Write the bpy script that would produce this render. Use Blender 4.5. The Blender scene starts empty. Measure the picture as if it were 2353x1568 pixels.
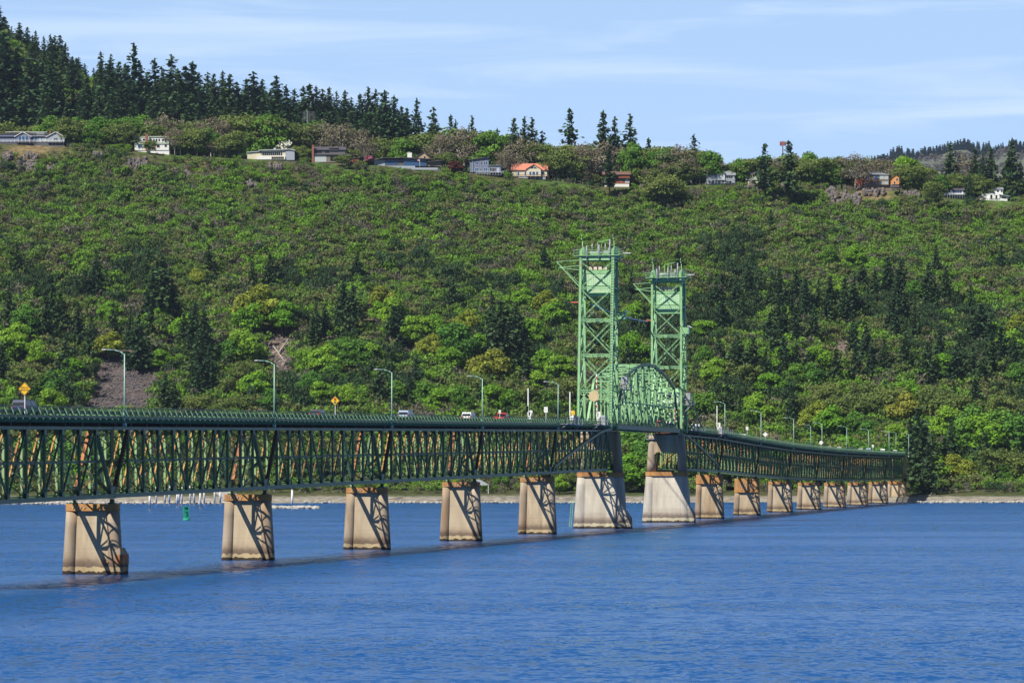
import bpy, math, random
import numpy as np
from mathutils import Vector, Matrix
rad = math.radians
scn = bpy.context.scene
COL = scn.collection

# ------------------------------------------------------------------ camera
# photo measured in a 2352 x 1568 grid; F is the focal length in those pixels
F, CX, YH, HC = 7578.0, 1176.0, 1075.0, 13.0
cam = bpy.data.cameras.new('camera')
cam.sensor_width = 36.0
cam.lens = F / 2352 * 36.0
cam.shift_y = (YH - 784.0) / 2352.0
cam.clip_start, cam.clip_end = 1.0, 40000.0
cam_ob = bpy.data.objects.new('camera', cam)
cam_ob.location = (0, 0, HC)
cam_ob.rotation_euler = (rad(90), 0, 0)
COL.objects.link(cam_ob)
scn.camera = cam_ob

# ------------------------------------------------------------------ sky and sun
SUN_EL, SUN_AZ = rad(46), rad(225)            # sun stands behind the camera, to its left
w = bpy.data.worlds.new('World'); scn.world = w; w.use_nodes = True
nt = w.node_tree; nt.nodes.clear()
def N(t, kind, **kw):
    n = t.nodes.new(kind)
    for k, v in kw.items(): setattr(n, k, v)
    return n
wo = N(nt, 'ShaderNodeOutputWorld'); bg = N(nt, 'ShaderNodeBackground')
sky = N(nt, 'ShaderNodeTexSky', sky_type='NISHITA', sun_disc=False)
sky.sun_elevation, sky.sun_rotation = SUN_EL, SUN_AZ
sky.altitude, sky.air_density, sky.dust_density, sky.ozone_density = 200, 1.0, 0.15, 3.0
tc = N(nt, 'ShaderNodeTexCoord')
mp = N(nt, 'ShaderNodeMapping'); mp.inputs['Scale'].default_value = (5.0, 5.0, 62.0); mp.inputs['Rotation'].default_value = (0, rad(1.5), 0)
nz = N(nt, 'ShaderNodeTexNoise'); nz.inputs['Scale'].default_value = 1.6; nz.inputs['Detail'].default_value = 6; nz.inputs['Roughness'].default_value = .58; nz.inputs['Distortion'].default_value = .6
cr = N(nt, 'ShaderNodeMapRange'); cr.inputs['From Min'].default_value = .48; cr.inputs['From Max'].default_value = .80; cr.inputs['To Max'].default_value = .55
tint = N(nt, 'ShaderNodeMix', data_type='RGBA', blend_type='MULTIPLY'); tint.inputs[0].default_value = 1.0
tint.inputs[7].default_value = (0.40, 0.54, 0.74, 1)
# pale spring haze low in the sky, bluer overhead
sxyz = N(nt, 'ShaderNodeSeparateXYZ'); low = N(nt, 'ShaderNodeMapRange', interpolation_type='SMOOTHSTEP')
low.inputs['From Min'].default_value = .01; low.inputs['From Max'].default_value = .42; low.inputs['To Min'].default_value = 1; low.inputs['To Max'].default_value = 0
nt.links.new(tc.outputs['Generated'], sxyz.inputs[0]); nt.links.new(sxyz.outputs['Z'], low.inputs['Value'])
pale = N(nt, 'ShaderNodeMix', data_type='RGBA'); pale.inputs[7].default_value = (4.2, 6.0, 8.7, 1)
mx = N(nt, 'ShaderNodeMix', data_type='RGBA'); mx.inputs[7].default_value = (7.4, 8.4, 9.4, 1)
nt.links.new(tc.outputs['Generated'], mp.inputs['Vector']); nt.links.new(mp.outputs['Vector'], nz.inputs['Vector'])
nt.links.new(nz.outputs['Fac'], cr.inputs['Value'])
nt.links.new(sky.outputs[0], tint.inputs[6]); nt.links.new(tint.outputs[2], pale.inputs[6]); nt.links.new(low.outputs[0], pale.inputs[0])
nt.links.new(pale.outputs[2], mx.inputs[6]); nt.links.new(cr.outputs[0], mx.inputs[0])
south = N(nt, 'ShaderNodeMapRange', interpolation_type='SMOOTHSTEP')      # sky behind the camera dimmed on purpose, to cut fill on camera-facing sides
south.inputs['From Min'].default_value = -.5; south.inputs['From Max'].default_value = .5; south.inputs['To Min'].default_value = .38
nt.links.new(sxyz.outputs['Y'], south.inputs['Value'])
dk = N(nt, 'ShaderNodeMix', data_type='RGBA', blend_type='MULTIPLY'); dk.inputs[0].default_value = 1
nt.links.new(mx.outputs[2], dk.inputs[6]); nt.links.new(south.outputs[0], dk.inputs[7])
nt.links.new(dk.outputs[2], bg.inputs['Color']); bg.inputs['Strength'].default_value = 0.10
nt.links.new(bg.outputs[0], wo.inputs['Surface'])
sl = bpy.data.lights.new('sun', 'SUN'); sl.energy = 5.0; sl.angle = rad(0.5); sl.color = (1.0, .95, .84)
so = bpy.data.objects.new('sun', sl); COL.objects.link(so)
so.rotation_euler = (rad(90) - SUN_EL, 0, -rad(45))   # light travels away from the camera and to the right
scn.view_settings.view_transform = 'Standard'; scn.view_settings.look = 'None'
scn.view_settings.exposure = 0.4; scn.view_settings.gamma = 1.0
scn.cycles.max_bounces = 5; scn.cycles.diffuse_bounces = 2; scn.cycles.glossy_bounces = 3
scn.cycles.transmission_bounces = 3; scn.cycles.transparent_max_bounces = 6; scn.cycles.caustics_reflective = False; scn.cycles.caustics_refractive = False

# ------------------------------------------------------------------ helpers
def at(x, y, Y):
    """point at depth Y seen at photo grid position (x, y)"""
    return Vector(((x - CX) / F * Y, Y, HC + (YH - y) / F * Y))
def tag(o, label=None, cat=None, group=None, kind=None):
    for k, v in (('label', label), ('category', cat), ('group', group), ('kind', kind)):
        if v: o[k] = v
    return o
def empty(name, loc=(0, 0, 0), rz=0.0, parent=None):
    o = bpy.data.objects.new(name, None); COL.objects.link(o)
    o.location = loc; o.rotation_euler = (0, 0, rz); o.empty_display_size = .5
    if parent: o.parent = parent; CH.setdefault(parent.name, []).append(o)
    return o
CH = {}                 # name of a thing or part -> its children
class MB:
    """collects simple solids and links them as one mesh object"""
    def __init__(s): s.v, s.f, s.m, s.sm = [], [], [], []
    def add(s, vs, fs, mi=0, smooth=False):
        b = len(s.v); s.v += [tuple(p) for p in vs]
        for f in fs: s.f.append([i + b for i in f]); s.m.append(mi); s.sm.append(smooth)
        return s
    def box(s, x0, x1, y0, y1, z0, z1, mi=0):
        vs = [(x, y, z) for z in (z0, z1) for y in (y0, y1) for x in (x0, x1)]
        return s.add(vs, [(0, 2, 3, 1), (4, 5, 7, 6), (0, 1, 5, 4), (2, 6, 7, 3), (0, 4, 6, 2), (1, 3, 7, 5)], mi)
    def bar(s, p, q, wd, hg, side=(0, 1, 0), mi=0, wd2=None, hg2=None):
        p, q = Vector(p), Vector(q); d = (q - p)
        if d.length < 1e-6: return s
        d.normalize(); a = Vector(side); a = a - d * a.dot(d)
        if a.length < 1e-4: a = d.orthogonal()
        a.normalize(); b = d.cross(a)
        vs = []
        for c, ww, hh in ((p, wd, hg), (q, wd2 or wd, hg2 or hg)):
            for i, j in ((-1, -1), (1, -1), (1, 1), (-1, 1)): vs.append(c + a * (i * ww / 2) + b * (j * hh / 2))
        return s.add(vs, [(3, 2, 1, 0), (4, 5, 6, 7), (0, 1, 5, 4), (1, 2, 6, 5), (2, 3, 7, 6), (3, 0, 4, 7)], mi)
    def tube(s, p, q, r, r2=None, n=8, mi=0, cap=True):
        p, q = Vector(p), Vector(q); r2 = r if r2 is None else r2
        d = (q - p).normalized(); a = d.orthogonal().normalized(); b = d.cross(a); vs = []
        for c, rr in ((p, r), (q, r2)):
            for i in range(n):
                t = 2 * math.pi * i / n; vs.append(c + a * (rr * math.cos(t)) + b * (rr * math.sin(t)))
        s.add(vs, [(i, (i + 1) % n, n + (i + 1) % n, n + i) for i in range(n)], mi, True)
        if cap:
            b0 = len(s.v) - 2 * n
            s.f.append([b0 + i for i in reversed(range(n))]); s.m.append(mi); s.sm.append(False)
            s.f.append([b0 + n + i for i in range(n)]); s.m.append(mi); s.sm.append(False)
        return s
    def path(s, pts, r, r2=None, n=7, mi=0):
        k = len(pts) - 1; r2 = r if r2 is None else r2
        for i in range(k): s.tube(pts[i], pts[i + 1], r + (r2 - r) * i / k, r + (r2 - r) * (i + 1) / k, n, mi)
        return s
    def loft(s, rings, mi=0, smooth=False, caps=True):
        n = len(rings[0]); vs = [p for r in rings for p in r]; fs = []
        for k in range(len(rings) - 1):
            for i in range(n): fs.append((k * n + i, k * n + (i + 1) % n, (k + 1) * n + (i + 1) % n, (k + 1) * n + i))
        s.add(vs, fs, mi, smooth)
        if caps:
            b0 = len(s.v) - len(vs)
            s.f.append([b0 + i for i in reversed(range(n))]); s.m.append(mi); s.sm.append(False)
            s.f.append([b0 + len(vs) - n + i for i in range(n)]); s.m.append(mi); s.sm.append(False)
        return s
    def prism(s, prof, axis, a, c, mi=0):
        """prof: outline in the plane normal to axis ('x': (y,z), 'y': (x,z), 'z': (x,y)), from a to c"""
        put = {'x': lambda t, u, v: (t, u, v), 'y': lambda t, u, v: (u, t, v), 'z': lambda t, u, v: (u, v, t)}[axis]
        return s.loft([[put(t, u, v) for u, v in prof] for t in (a, c)], mi)
    def quad(s, *pts, mi=0): return s.add(pts, [tuple(range(len(pts)))], mi)
    def build(s, name, mats, parent=None, loc=None, rz=None):
        me = bpy.data.meshes.new(name); me.from_pydata(s.v, [], s.f)
        if not isinstance(mats, (list, tuple)): mats = [mats]
        for m in mats: me.materials.append(m)
        me.polygons.foreach_set('material_index', s.m); me.polygons.foreach_set('use_smooth', s.sm)
        import bmesh
        bm = bmesh.new(); bm.from_mesh(me); bmesh.ops.recalc_face_normals(bm, faces=bm.faces); bm.to_mesh(me); bm.free()
        o = bpy.data.objects.new(name, me); COL.objects.link(o)
        if parent: o.parent = parent; CH.setdefault(parent.name, []).append(o)
        if loc is not None: o.location = loc
        if rz is not None: o.rotation_euler = (0, 0, rz)
        return o
def copy_tree(o, parent=None):
    c = o.copy(); COL.objects.link(c)
    if parent: c.parent = parent; CH.setdefault(parent.name, []).append(c)
    for ch in list(CH.get(o.name, [])): copy_tree(ch, c)
    return c

# ------------------------------------------------------------------ materials
MATS = {}
def mat(name, c, rough=.6, c2=None, scale=1.0, lo=.4, hi=.62, metal=0.0, stretch=(1, 1, 1), bump=0.0, spec=.5, vary=.12, detail=5, space='Object'):
    """painted / raw surface: base colour broken up by large mottling, plus optional second colour (rust, stain) in patches"""
    m = bpy.data.materials.new(name); m.use_nodes = True; t = m.node_tree; b = t.nodes['Principled BSDF']
    b.inputs['Roughness'].default_value = rough; b.inputs['Metallic'].default_value = metal
    b.inputs['Specular IOR Level'].default_value = spec
    tcn = N(t, 'ShaderNodeTexCoord'); mpn = N(t, 'ShaderNodeMapping'); mpn.inputs['Scale'].default_value = stretch
    oi_ = N(t, 'ShaderNodeObjectInfo'); of_ = N(t, 'ShaderNodeVectorMath', operation='MULTIPLY_ADD')      # every copy wears its own marks
    t.links.new(oi_.outputs['Random'], of_.inputs[0]); of_.inputs[1].default_value = (61.0, 37.0, 83.0); t.links.new(tcn.outputs[space], of_.inputs[2])
    t.links.new(of_.outputs[0], mpn.inputs['Vector'])
    n1 = N(t, 'ShaderNodeTexNoise'); n1.inputs['Scale'].default_value = scale * 2.3; n1.inputs['Detail'].default_value = detail
    t.links.new(mpn.outputs[0], n1.inputs['Vector'])
    r1 = N(t, 'ShaderNodeMapRange'); r1.inputs['From Min'].default_value = .3; r1.inputs['From Max'].default_value = .7
    r1.inputs['To Min'].default_value = 1 - vary; r1.inputs['To Max'].default_value = 1 + vary
    t.links.new(n1.outputs['Fac'], r1.inputs['Value'])
    mul = N(t, 'ShaderNodeMix', data_type='RGBA', blend_type='MULTIPLY'); mul.inputs[0].default_value = 1; mul.inputs[6].default_value = (*c, 1)
    t.links.new(r1.outputs[0], mul.inputs[7]); out = mul.outputs[2]
    if c2:
        n2 = N(t, 'ShaderNodeTexNoise'); n2.inputs['Scale'].default_value = scale; n2.inputs['Detail'].default_value = 7; n2.inputs['Roughness'].default_value = .62
        t.links.new(mpn.outputs[0], n2.inputs['Vector'])
        r2 = N(t, 'ShaderNodeMapRange'); r2.inputs['From Min'].default_value = lo; r2.inputs['From Max'].default_value = hi
        t.links.new(n2.outputs['Fac'], r2.inputs['Value'])
        mm = N(t, 'ShaderNodeMix', data_type='RGBA'); mm.inputs[7].default_value = (*c2, 1)
        t.links.new(r2.outputs[0], mm.inputs[0]); t.links.new(out, mm.inputs[6]); out = mm.outputs[2]
    t.links.new(out, b.inputs['Base Color'])
    if bump:
        bn = N(t, 'ShaderNodeBump'); bn.inputs['Strength'].default_value = bump; bn.inputs['Distance'].default_value = .1
        t.links.new(n1.outputs['Fac'], bn.inputs['Height']); t.links.new(bn.outputs[0], b.inputs['Normal'])
    MATS[name] = m; return m
def leaf(name, c, c2, trans=.22, attr=False):
    m = bpy.data.materials.new(name); m.use_nodes = True; t = m.node_tree; t.nodes.clear()
    o = N(t, 'ShaderNodeOutputMaterial'); d = N(t, 'ShaderNodeBsdfDiffuse'); tr = N(t, 'ShaderNodeBsdfTranslucent'); mxs = N(t, 'ShaderNodeMixShader'); mxs.inputs[0].default_value = trans
    if attr:
        a = N(t, 'ShaderNodeAttribute', attribute_name='tone'); src = a.outputs['Color']
    else:
        oi = N(t, 'ShaderNodeObjectInfo'); m1 = N(t, 'ShaderNodeMix', data_type='RGBA'); m1.inputs[6].default_value = (*c, 1); m1.inputs[7].default_value = (*c2, 1)
        t.links.new(oi.outputs['Random'], m1.inputs[0])
        a = N(t, 'ShaderNodeAttribute', attribute_name='tone'); m2 = N(t, 'ShaderNodeMix', data_type='RGBA', blend_type='MULTIPLY'); m2.inputs[0].default_value = 1
        t.links.new(m1.outputs[2], m2.inputs[6]); t.links.new(a.outputs['Color'], m2.inputs[7]); src = m2.outputs[2]
    t.links.new(src, d.inputs['Color']); t.links.new(src, tr.inputs['Color'])
    t.links.new(d.outputs[0], mxs.inputs[1]); t.links.new(tr.outputs[0], mxs.inputs[2]); t.links.new(mxs.outputs[0], o.inputs['Surface'])
    MATS[name] = m; return m
RUST = (.26, .095, .03)
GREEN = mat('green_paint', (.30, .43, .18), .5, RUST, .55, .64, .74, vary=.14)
DKSHADEGREEN = mat('dark_and_shaded_green', (.036, .100, .036), .45, RUST, .6, .60, .72, vary=.18)  # dark steel, and the near truss with its shade put into the colour
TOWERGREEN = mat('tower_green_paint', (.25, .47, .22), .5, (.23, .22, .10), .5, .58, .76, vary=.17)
RUSTY = mat('rust_orange_steel', (.42, .16, .06), .8, (.28, .10, .04), .9, .45, .65, vary=.2)
OCHRE = mat('ochre_rust_steel', (.44, .26, .07), .8, (.34, .14, .04), .9, .45, .65, vary=.2)
DKSHADERUST = mat('dark_and_shaded_rust', (.11, .04, .02), .8, (.05, .045, .03), 1.2, .45, .6)  # dark rust, also the shaded copy of the orange rust
STEEL = mat('grey_steel', (.33, .35, .37), .5, (.2, .2, .2), 1.0, .5, .7)
WHITE = mat('white_paint', (.74, .74, .72), .5, (.55, .54, .5), .6, .58, .75, vary=.05)
ASPHALT = mat('grated_deck', (.06, .062, .062), .8, vary=.2)
GLASS = mat('window_glass', (.008, .013, .020), .12, vary=.05, spec=.5)
BLACK = mat('black_rubber', (.015, .015, .016), .7)
LAMPPOLE = mat('pale_green_pole', (.33, .55, .45), .45, vary=.06)
# ------------------------------------------------------------------ land
rng = np.random.default_rng(7)
RIMX = [-900, 0, 150, 300, 400, 560, 680, 850, 1000, 1150, 1260, 1370, 1500, 1620, 1760, 1900, 2100, 2200, 2352, 3200]
RIMV = [335, 333, 338, 345, 356, 364, 371, 380, 390, 404, 413, 428, 430, 424, 427, 432, 443, 456, 462, 480]
PS = [0, 12, 30, 60, 90, 120, 210, 310, 410, 470, 497, 508]
PV = [.0, .010, .017, .028, .045, .085, .275, .505, .725, .875, .972, 1.0]
HX = [-900, 0, 100, 200, 300, 450, 600, 800, 950, 1100, 2352, 3200]      # ground of the skyline behind the rim, left
HV = [-60, 112, 185, 228, 256, 268, 290, 312, 345, 400, 470, 480]
def fnoise(x, y, s, seed=0):
    """cheap smooth value noise"""
    x = np.asarray(x, float) / s + seed * 17.3; y = np.asarray(y, float) / s + seed * 9.1
    xi, yi = np.floor(x), np.floor(y); fx, fy = x - xi, y - yi
    fx = fx * fx * (3 - 2 * fx); fy = fy * fy * (3 - 2 * fy)
    def h(a, b):
        v = np.sin(a * 127.1 + b * 311.7 + seed * 74.7) * 43758.5453
        return v - np.floor(v)
    return (h(xi, yi) * (1 - fx) + h(xi + 1, yi) * fx) * (1 - fy) + (h(xi, yi + 1) * (1 - fx) + h(xi + 1, yi + 1) * fx) * fy
def shore_Y(px): return np.interp(px, [0, 700, 1300, 1900, 2100, 2352], [1232, 1236, 1258, 1272, 1266, 1262])
def ground(X, Y):
    X = np.asarray(X, float); Y = np.asarray(Y, float)
    px = CX + F * X / np.maximum(Y, 900.)
    sy = shore_Y(px)
    wob = (fnoise(X, Y * .3, 60, 3) - .5) * 22
    S = np.clip(Y - sy, -200, None) + wob * np.clip((Y - sy - 60) / 150, 0, 1) * np.clip((500 - (Y - sy)) / 60, 0, 1)
    rimY = sy + 508
    hr = HC + (YH - np.interp(px, RIMX, RIMV)) * rimY / F
    h = hr * np.interp(S, PS, PV)
    h = np.where(S < 0, S * .06, h)
    h += (fnoise(X, Y, 38, 1) - .5) * 9 * np.clip((S - 90) / 120, 0, 1) * np.clip((520 - S) / 90, 0, 1)
    h += (fnoise(X, Y, 13, 2) - .5) * 2.2 * np.clip((S - 15) / 60, 0, 1) * np.clip((515 - S) / 30, 0, 1)
    h += (fnoise(X, Y, 5, 5) - .5) * .5 * np.clip(S / 10, 0, 1)
    # behind the rim: a shelf, then on the left the wooded hill
    B = np.clip(S - 508, 0, None)
    top = HC + (YH - np.interp(px, HX, HV)) * (rimY + 420) / F
    up = np.clip((B - 45) / 375, 0, 1)
    h = np.where(B > 0, hr + np.maximum(top - hr, 0) * (up * up * (3 - 2 * up)) + np.minimum(B, 300) * .02, h)
    h = np.where(B > 420, h - np.clip(B - 420, 0, 900) * .05, h)
    return h
def gz(X, Y): return float(ground(X, Y))
def on_ground(x, y, y0=None):
    """where the sight line through photo position (x, y) meets the land"""
    Ys = np.arange(y0 or 1200.0, 2300.0, 1.0)
    X = (x - CX) / F * Ys; Z = HC + (YH - y) / F * Ys
    k = np.nonzero(Z <= ground(X, Ys))[0]
    i = int(k[0]) if len(k) else len(Ys) - 1
    return float(X[i]), float(Ys[i]), gz(X[i], Ys[i])
TALUS = [[(186, 940), (216, 858), (235, 800), (258, 770), (300, 790), (330, 812), (366, 856), (352, 940)], [(590, 752), (612, 748), (688, 772), (668, 840), (640, 872), (618, 830), (600, 790)],
         [(898, 786), (935, 774), (968, 780), (955, 806), (905, 806)], [(375, 800), (398, 742), (424, 745), (420, 780), (400, 808)],
         [(1905, 790), (1950, 786), (1975, 812), (1930, 822)], [(830, 720), (862, 716), (872, 742), (850, 748)], [(310, 690), (345, 688), (372, 712), (340, 722)]]
LAWNS = [(300, 400, 5), (395, 600, 8), (1220, 1370, 14), (1440, 1640, 6), (1950, 2110, 4), (2160, 2330, 4), (700, 860, 5)]
OUTCROPS = [(2, 348, 30, 366), (44, 350, 84, 380), (36, 376, 84, 394), (104, 382, 136, 392), (292, 360, 338, 388), (214, 352, 246, 362), (420, 396, 438, 408), (620, 376, 648, 386), (1465, 428, 1490, 436), (1910, 436, 1978, 470), (1985, 430, 2030, 452), (2080, 438, 2118, 456), (1716, 420, 1752, 434), (1798, 412, 1820, 430), (1900, 430, 1920, 452), (560, 420, 590, 430)]
def in_poly(px, py, poly):
    px = np.asarray(px); py = np.asarray(py); c = np.zeros(px.shape, bool); j = len(poly) - 1
    for i in range(len(poly)):
        xi, yi = poly[i]; xj, yj = poly[j]
        c ^= ((yi > py) != (yj > py)) & (px < (xj - xi) * (py - yi) / (yj - yi + 1e-9) + xi); j = i
    return c
def pix(X, Y, Z): return CX + F * X / Y, YH - (Z - HC) * F / Y

rows = np.concatenate([np.arange(1205, 1310, 5), np.arange(1310, 1720, 8), np.arange(1720, 1800, 5), np.arange(1800, 2300, 20), [2350, 2450, 2600, 2900, 3400, 4200, 5500, 7500, 10000, 16000, 24000]])
cols = np.linspace(-900, 3252, 261)
PXg, Yg = np.meshgrid(cols, rows); Xg = (PXg - CX) / F * Yg
Xg = Xg + (PXg - CX) / 2076. * np.clip(Yg - 2300, 0, None) * .35
Zg = ground(Xg, Yg)
far = Yg > 2350
Zg = np.where(far, np.maximum(Zg * np.clip((4200 - Yg) / 1900, 0, 1), 60), Zg)
nr, nc = Zg.shape
me = bpy.data.meshes.new('ground')
idx = np.arange(nr * nc).reshape(nr, nc)
quads = np.stack([idx[:-1, :-1], idx[:-1, 1:], idx[1:, 1:], idx[1:, :-1]], -1).reshape(-1, 4)
def np_mesh(name, verts, faces, smooth=False):
    """verts (n,3), faces (m,k) all of k corners"""
    me = bpy.data.meshes.new(name); n, (m, k) = len(verts), faces.shape
    me.vertices.add(n); me.loops.add(m * k); me.polygons.add(m)
    me.vertices.foreach_set('co', np.ascontiguousarray(verts, np.float32).ravel())
    me.loops.foreach_set('vertex_index', np.ascontiguousarray(faces, np.int32).ravel())
    me.polygons.foreach_set('loop_start', np.arange(0, m * k, k, dtype=np.int32))
    me.polygons.foreach_set('use_smooth', np.full(m, smooth))
    me.update(calc_edges=True)
    return me
def face_tone(me, cols):
    a = me.attributes.new('tone', 'FLOAT_COLOR', 'FACE')
    c = np.ones((len(cols), 4), np.float32); c[:, :3] = cols
    a.data.foreach_set('color', c.ravel())
me = np_mesh('ground', np.stack([Xg, Yg, Zg], -1).reshape(-1, 3), quads, True)
# soil, grass, beach and scree are real differences of the land: one colour per vertex
px_, py_ = pix(Xg, Yg, Zg); sy_ = shore_Y(px_); S_ = Yg - sy_
c = np.empty((nr, nc, 3)); c[:] = (.060, .080, .026)
nzv = fnoise(Xg, Yg, 30, 8)[..., None]
c = c * (1 - nzv * .6) + np.array((.105, .090, .045)) * nzv * .6
beach = np.clip((26 - S_) / 10, 0, 1)[..., None]; c = c * (1 - beach) + np.array((.27, .245, .20)) * beach
lawn = np.zeros((nr, nc))
for a, b_, dpt in LAWNS:
    jx = (fnoise(Xg, Yg, 15, 14) - .5) * 50
    g = (px_ + jx > a) & (px_ + jx < b_) & (S_ + jx * .25 > 505 - dpt * 1.3) & (S_ < 560); lawn = np.maximum(lawn, g * 1.0)
lawn *= np.clip(fnoise(Xg, Yg, 9, 4) * 1.8, 0, 1)
c = c * (1 - lawn[..., None]) + np.array((.075, .125, .03)) * lawn[..., None]
qx = px_ + (fnoise(Xg, Yg, 16, 15) - .5) * 70; Sq = S_ + (fnoise(Xg, Yg, 12, 16) - .5) * 46
dry = (((qx < 150) & (Sq > 490)) | ((qx > 1900) & (qx < 2130) & (Sq > 490)) | ((qx > 330) & (qx < 480) & (Sq > 494))) & (S_ < 512)
dw = (dry * np.clip(fnoise(Xg, Yg, 9, 6) * 1.7 - .3, 0, 1))[..., None]; c = c * (1 - dw) + np.array((.20, .15, .075)) * dw
tal = np.zeros((nr, nc), bool)
for k, p in enumerate(TALUS): c[in_poly(px_, py_, p) & (S_ > 60)] = (.105, .085, .080) if k == 0 else (.20, .155, .125)
at_ = me.attributes.new('tone', 'FLOAT_COLOR', 'POINT'); cc = np.ones((nr * nc, 4), np.float32); cc[:, :3] = c.reshape(-1, 3)
at_.data.foreach_set('color', cc.ravel())
gm = bpy.data.materials.new('land'); gm.use_nodes = True; t = gm.node_tree; b = t.nodes['Principled BSDF']; b.inputs['Roughness'].default_value = .95; b.inputs['Specular IOR Level'].default_value = .1
a = N(t, 'ShaderNodeAttribute', attribute_name='tone'); n1 = N(t, 'ShaderNodeTexNoise'); n1.inputs['Scale'].default_value = .35; n1.inputs['Detail'].default_value = 8
tcn = N(t, 'ShaderNodeTexCoord'); t.links.new(tcn.outputs['Object'], n1.inputs['Vector'])
r1 = N(t, 'ShaderNodeMapRange'); r1.inputs['From Min'].default_value = .3; r1.inputs['From Max'].default_value = .7; r1.inputs['To Min'].default_value = .5; r1.inputs['To Max'].default_value = 1.45
t.links.new(n1.outputs['Fac'], r1.inputs['Value']); mu = N(t, 'ShaderNodeMix', data_type='RGBA', blend_type='MULTIPLY'); mu.inputs[0].default_value = 1
t.links.new(a.outputs['Color'], mu.inputs[6]); t.links.new(r1.outputs[0], mu.inputs[7]); t.links.new(mu.outputs[2], b.inputs['Base Color'])
bn = N(t, 'ShaderNodeBump'); bn.inputs['Strength'].default_value = .6; bn.inputs['Distance'].default_value = 1.0; t.links.new(n1.outputs['Fac'], bn.inputs['Height']); t.links.new(bn.outputs[0], b.inputs['Normal'])
me.materials.append(gm)
go = bpy.data.objects.new('ground', me); COL.objects.link(go); tag(go, kind='structure')

# river: one sheet to the horizon, ripples from noise that tilts the surface normal
wm = bpy.data.materials.new('river_water'); wm.use_nodes = True; t = wm.node_tree; b = t.nodes['Principled BSDF']
b.inputs['Base Color'].default_value = (.008, .075, .25, 1); b.subsurface_method = 'BURLEY'; b.inputs['Subsurface Weight'].default_value = 1.0; b.inputs['Subsurface Radius'].default_value = (4, 7, 9); b.inputs['Subsurface Scale'].default_value = 1.0   # light spreads under the surface
b.inputs['Roughness'].default_value = .2; b.inputs['IOR'].default_value = 1.33
tcn = N(t, 'ShaderNodeTexCoord')
def wave(scale, stretch, detail, rot):
    m_ = N(t, 'ShaderNodeMapping'); m_.inputs['Scale'].default_value = stretch; m_.inputs['Rotation'].default_value = (0, 0, rad(rot))
    n_ = N(t, 'ShaderNodeTexNoise'); n_.inputs['Scale'].default_value = scale; n_.inputs['Detail'].default_value = detail; n_.inputs['Roughness'].default_value = .62
    t.links.new(tcn.outputs['Object'], m_.inputs['Vector']); t.links.new(m_.outputs[0], n_.inputs['Vector']); return n_
def vm(op, *ins):
    n_ = N(t, 'ShaderNodeVectorMath', operation=op)
    for i, s_ in enumerate(ins):
        if hasattr(s_, 'is_output'): t.links.new(s_, n_.inputs[i])
        else: n_.inputs[i].default_value = s_
    return n_.outputs[0]
wa = wave(.8, (.6, .42, 1), 5, 6); wb = wave(3.2, (.7, .4, 1), 3, -9); wc = wave(.03, (.16, 1, 1), 5, 3)
tilt = vm('MULTIPLY', vm('ADD', vm('SUBTRACT', wa.outputs['Color'], (.5, .5, .5)), vm('SUBTRACT', wb.outputs['Color'], (.5, .5, .5))), (.62, 1.15, 0))
gust = N(t, 'ShaderNodeMapRange'); gust.inputs['From Min'].default_value = .40; gust.inputs['From Max'].default_value = .57; gust.inputs['To Min'].default_value = .38; gust.inputs['To Max'].default_value = 1.0
t.links.new(wc.outputs['Fac'], gust.inputs['Value'])
sc_ = N(t, 'ShaderNodeVectorMath', operation='SCALE'); t.links.new(tilt, sc_.inputs[0]); t.links.new(gust.outputs[0], sc_.inputs['Scale'])
nrm = vm('NORMALIZE', vm('ADD', sc_.outputs[0], (0, -.11, 1)))
t.links.new(nrm, b.inputs['Normal'])
mb = MB(); mb.quad((-9000, -3000, 0), (9000, -3000, 0), (9000, 1500, 0), (-9000, 1500, 0))
tag(mb.build('water', wm), kind='structure')
# ------------------------------------------------------------------ bridge
TH = rad(12.88); DX, DY = math.sin(TH), math.cos(TH); RZ = rad(90) - TH
SP = 63.4; BX, BY = -51.5, 405.4
PN = [-1, 0, 1, 2, 3, 4, 5, 6.28, 7.26, 8.26, 9.26, 10.26, 11.26, 12.26, 13.26, 14.26, 14.62]
PR = [19.82, 20.46, 21.12, 21.75, 22.38, 23.02, 23.65, 23.65, 23.2, 21.95, 20.95, 20.38, 19.98, 19.78, 19.72, 19.75, 19.8]   # top of railing
def br(n, p=0.0, z=0.0):
    """point of the bridge: n spans from the first pier, p metres towards the far (left) side"""
    s = n * SP
    return Vector((BX + DX * s - DY * p, BY + DY * s + DX * p, z))
def railz(n): return float(np.interp(n, PN, PR))
def deckz(n): return railz(n) - 1.08
def n_at(px, p=0.0):
    """how far along the bridge photo column px lies"""
    lo, hi = -1.4, 15.0
    for _ in range(50):
        m = (lo + hi) / 2; q = br(m, p)
        if CX + F * q.x / q.y < px: lo = m
        else: hi = m
    return lo
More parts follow.
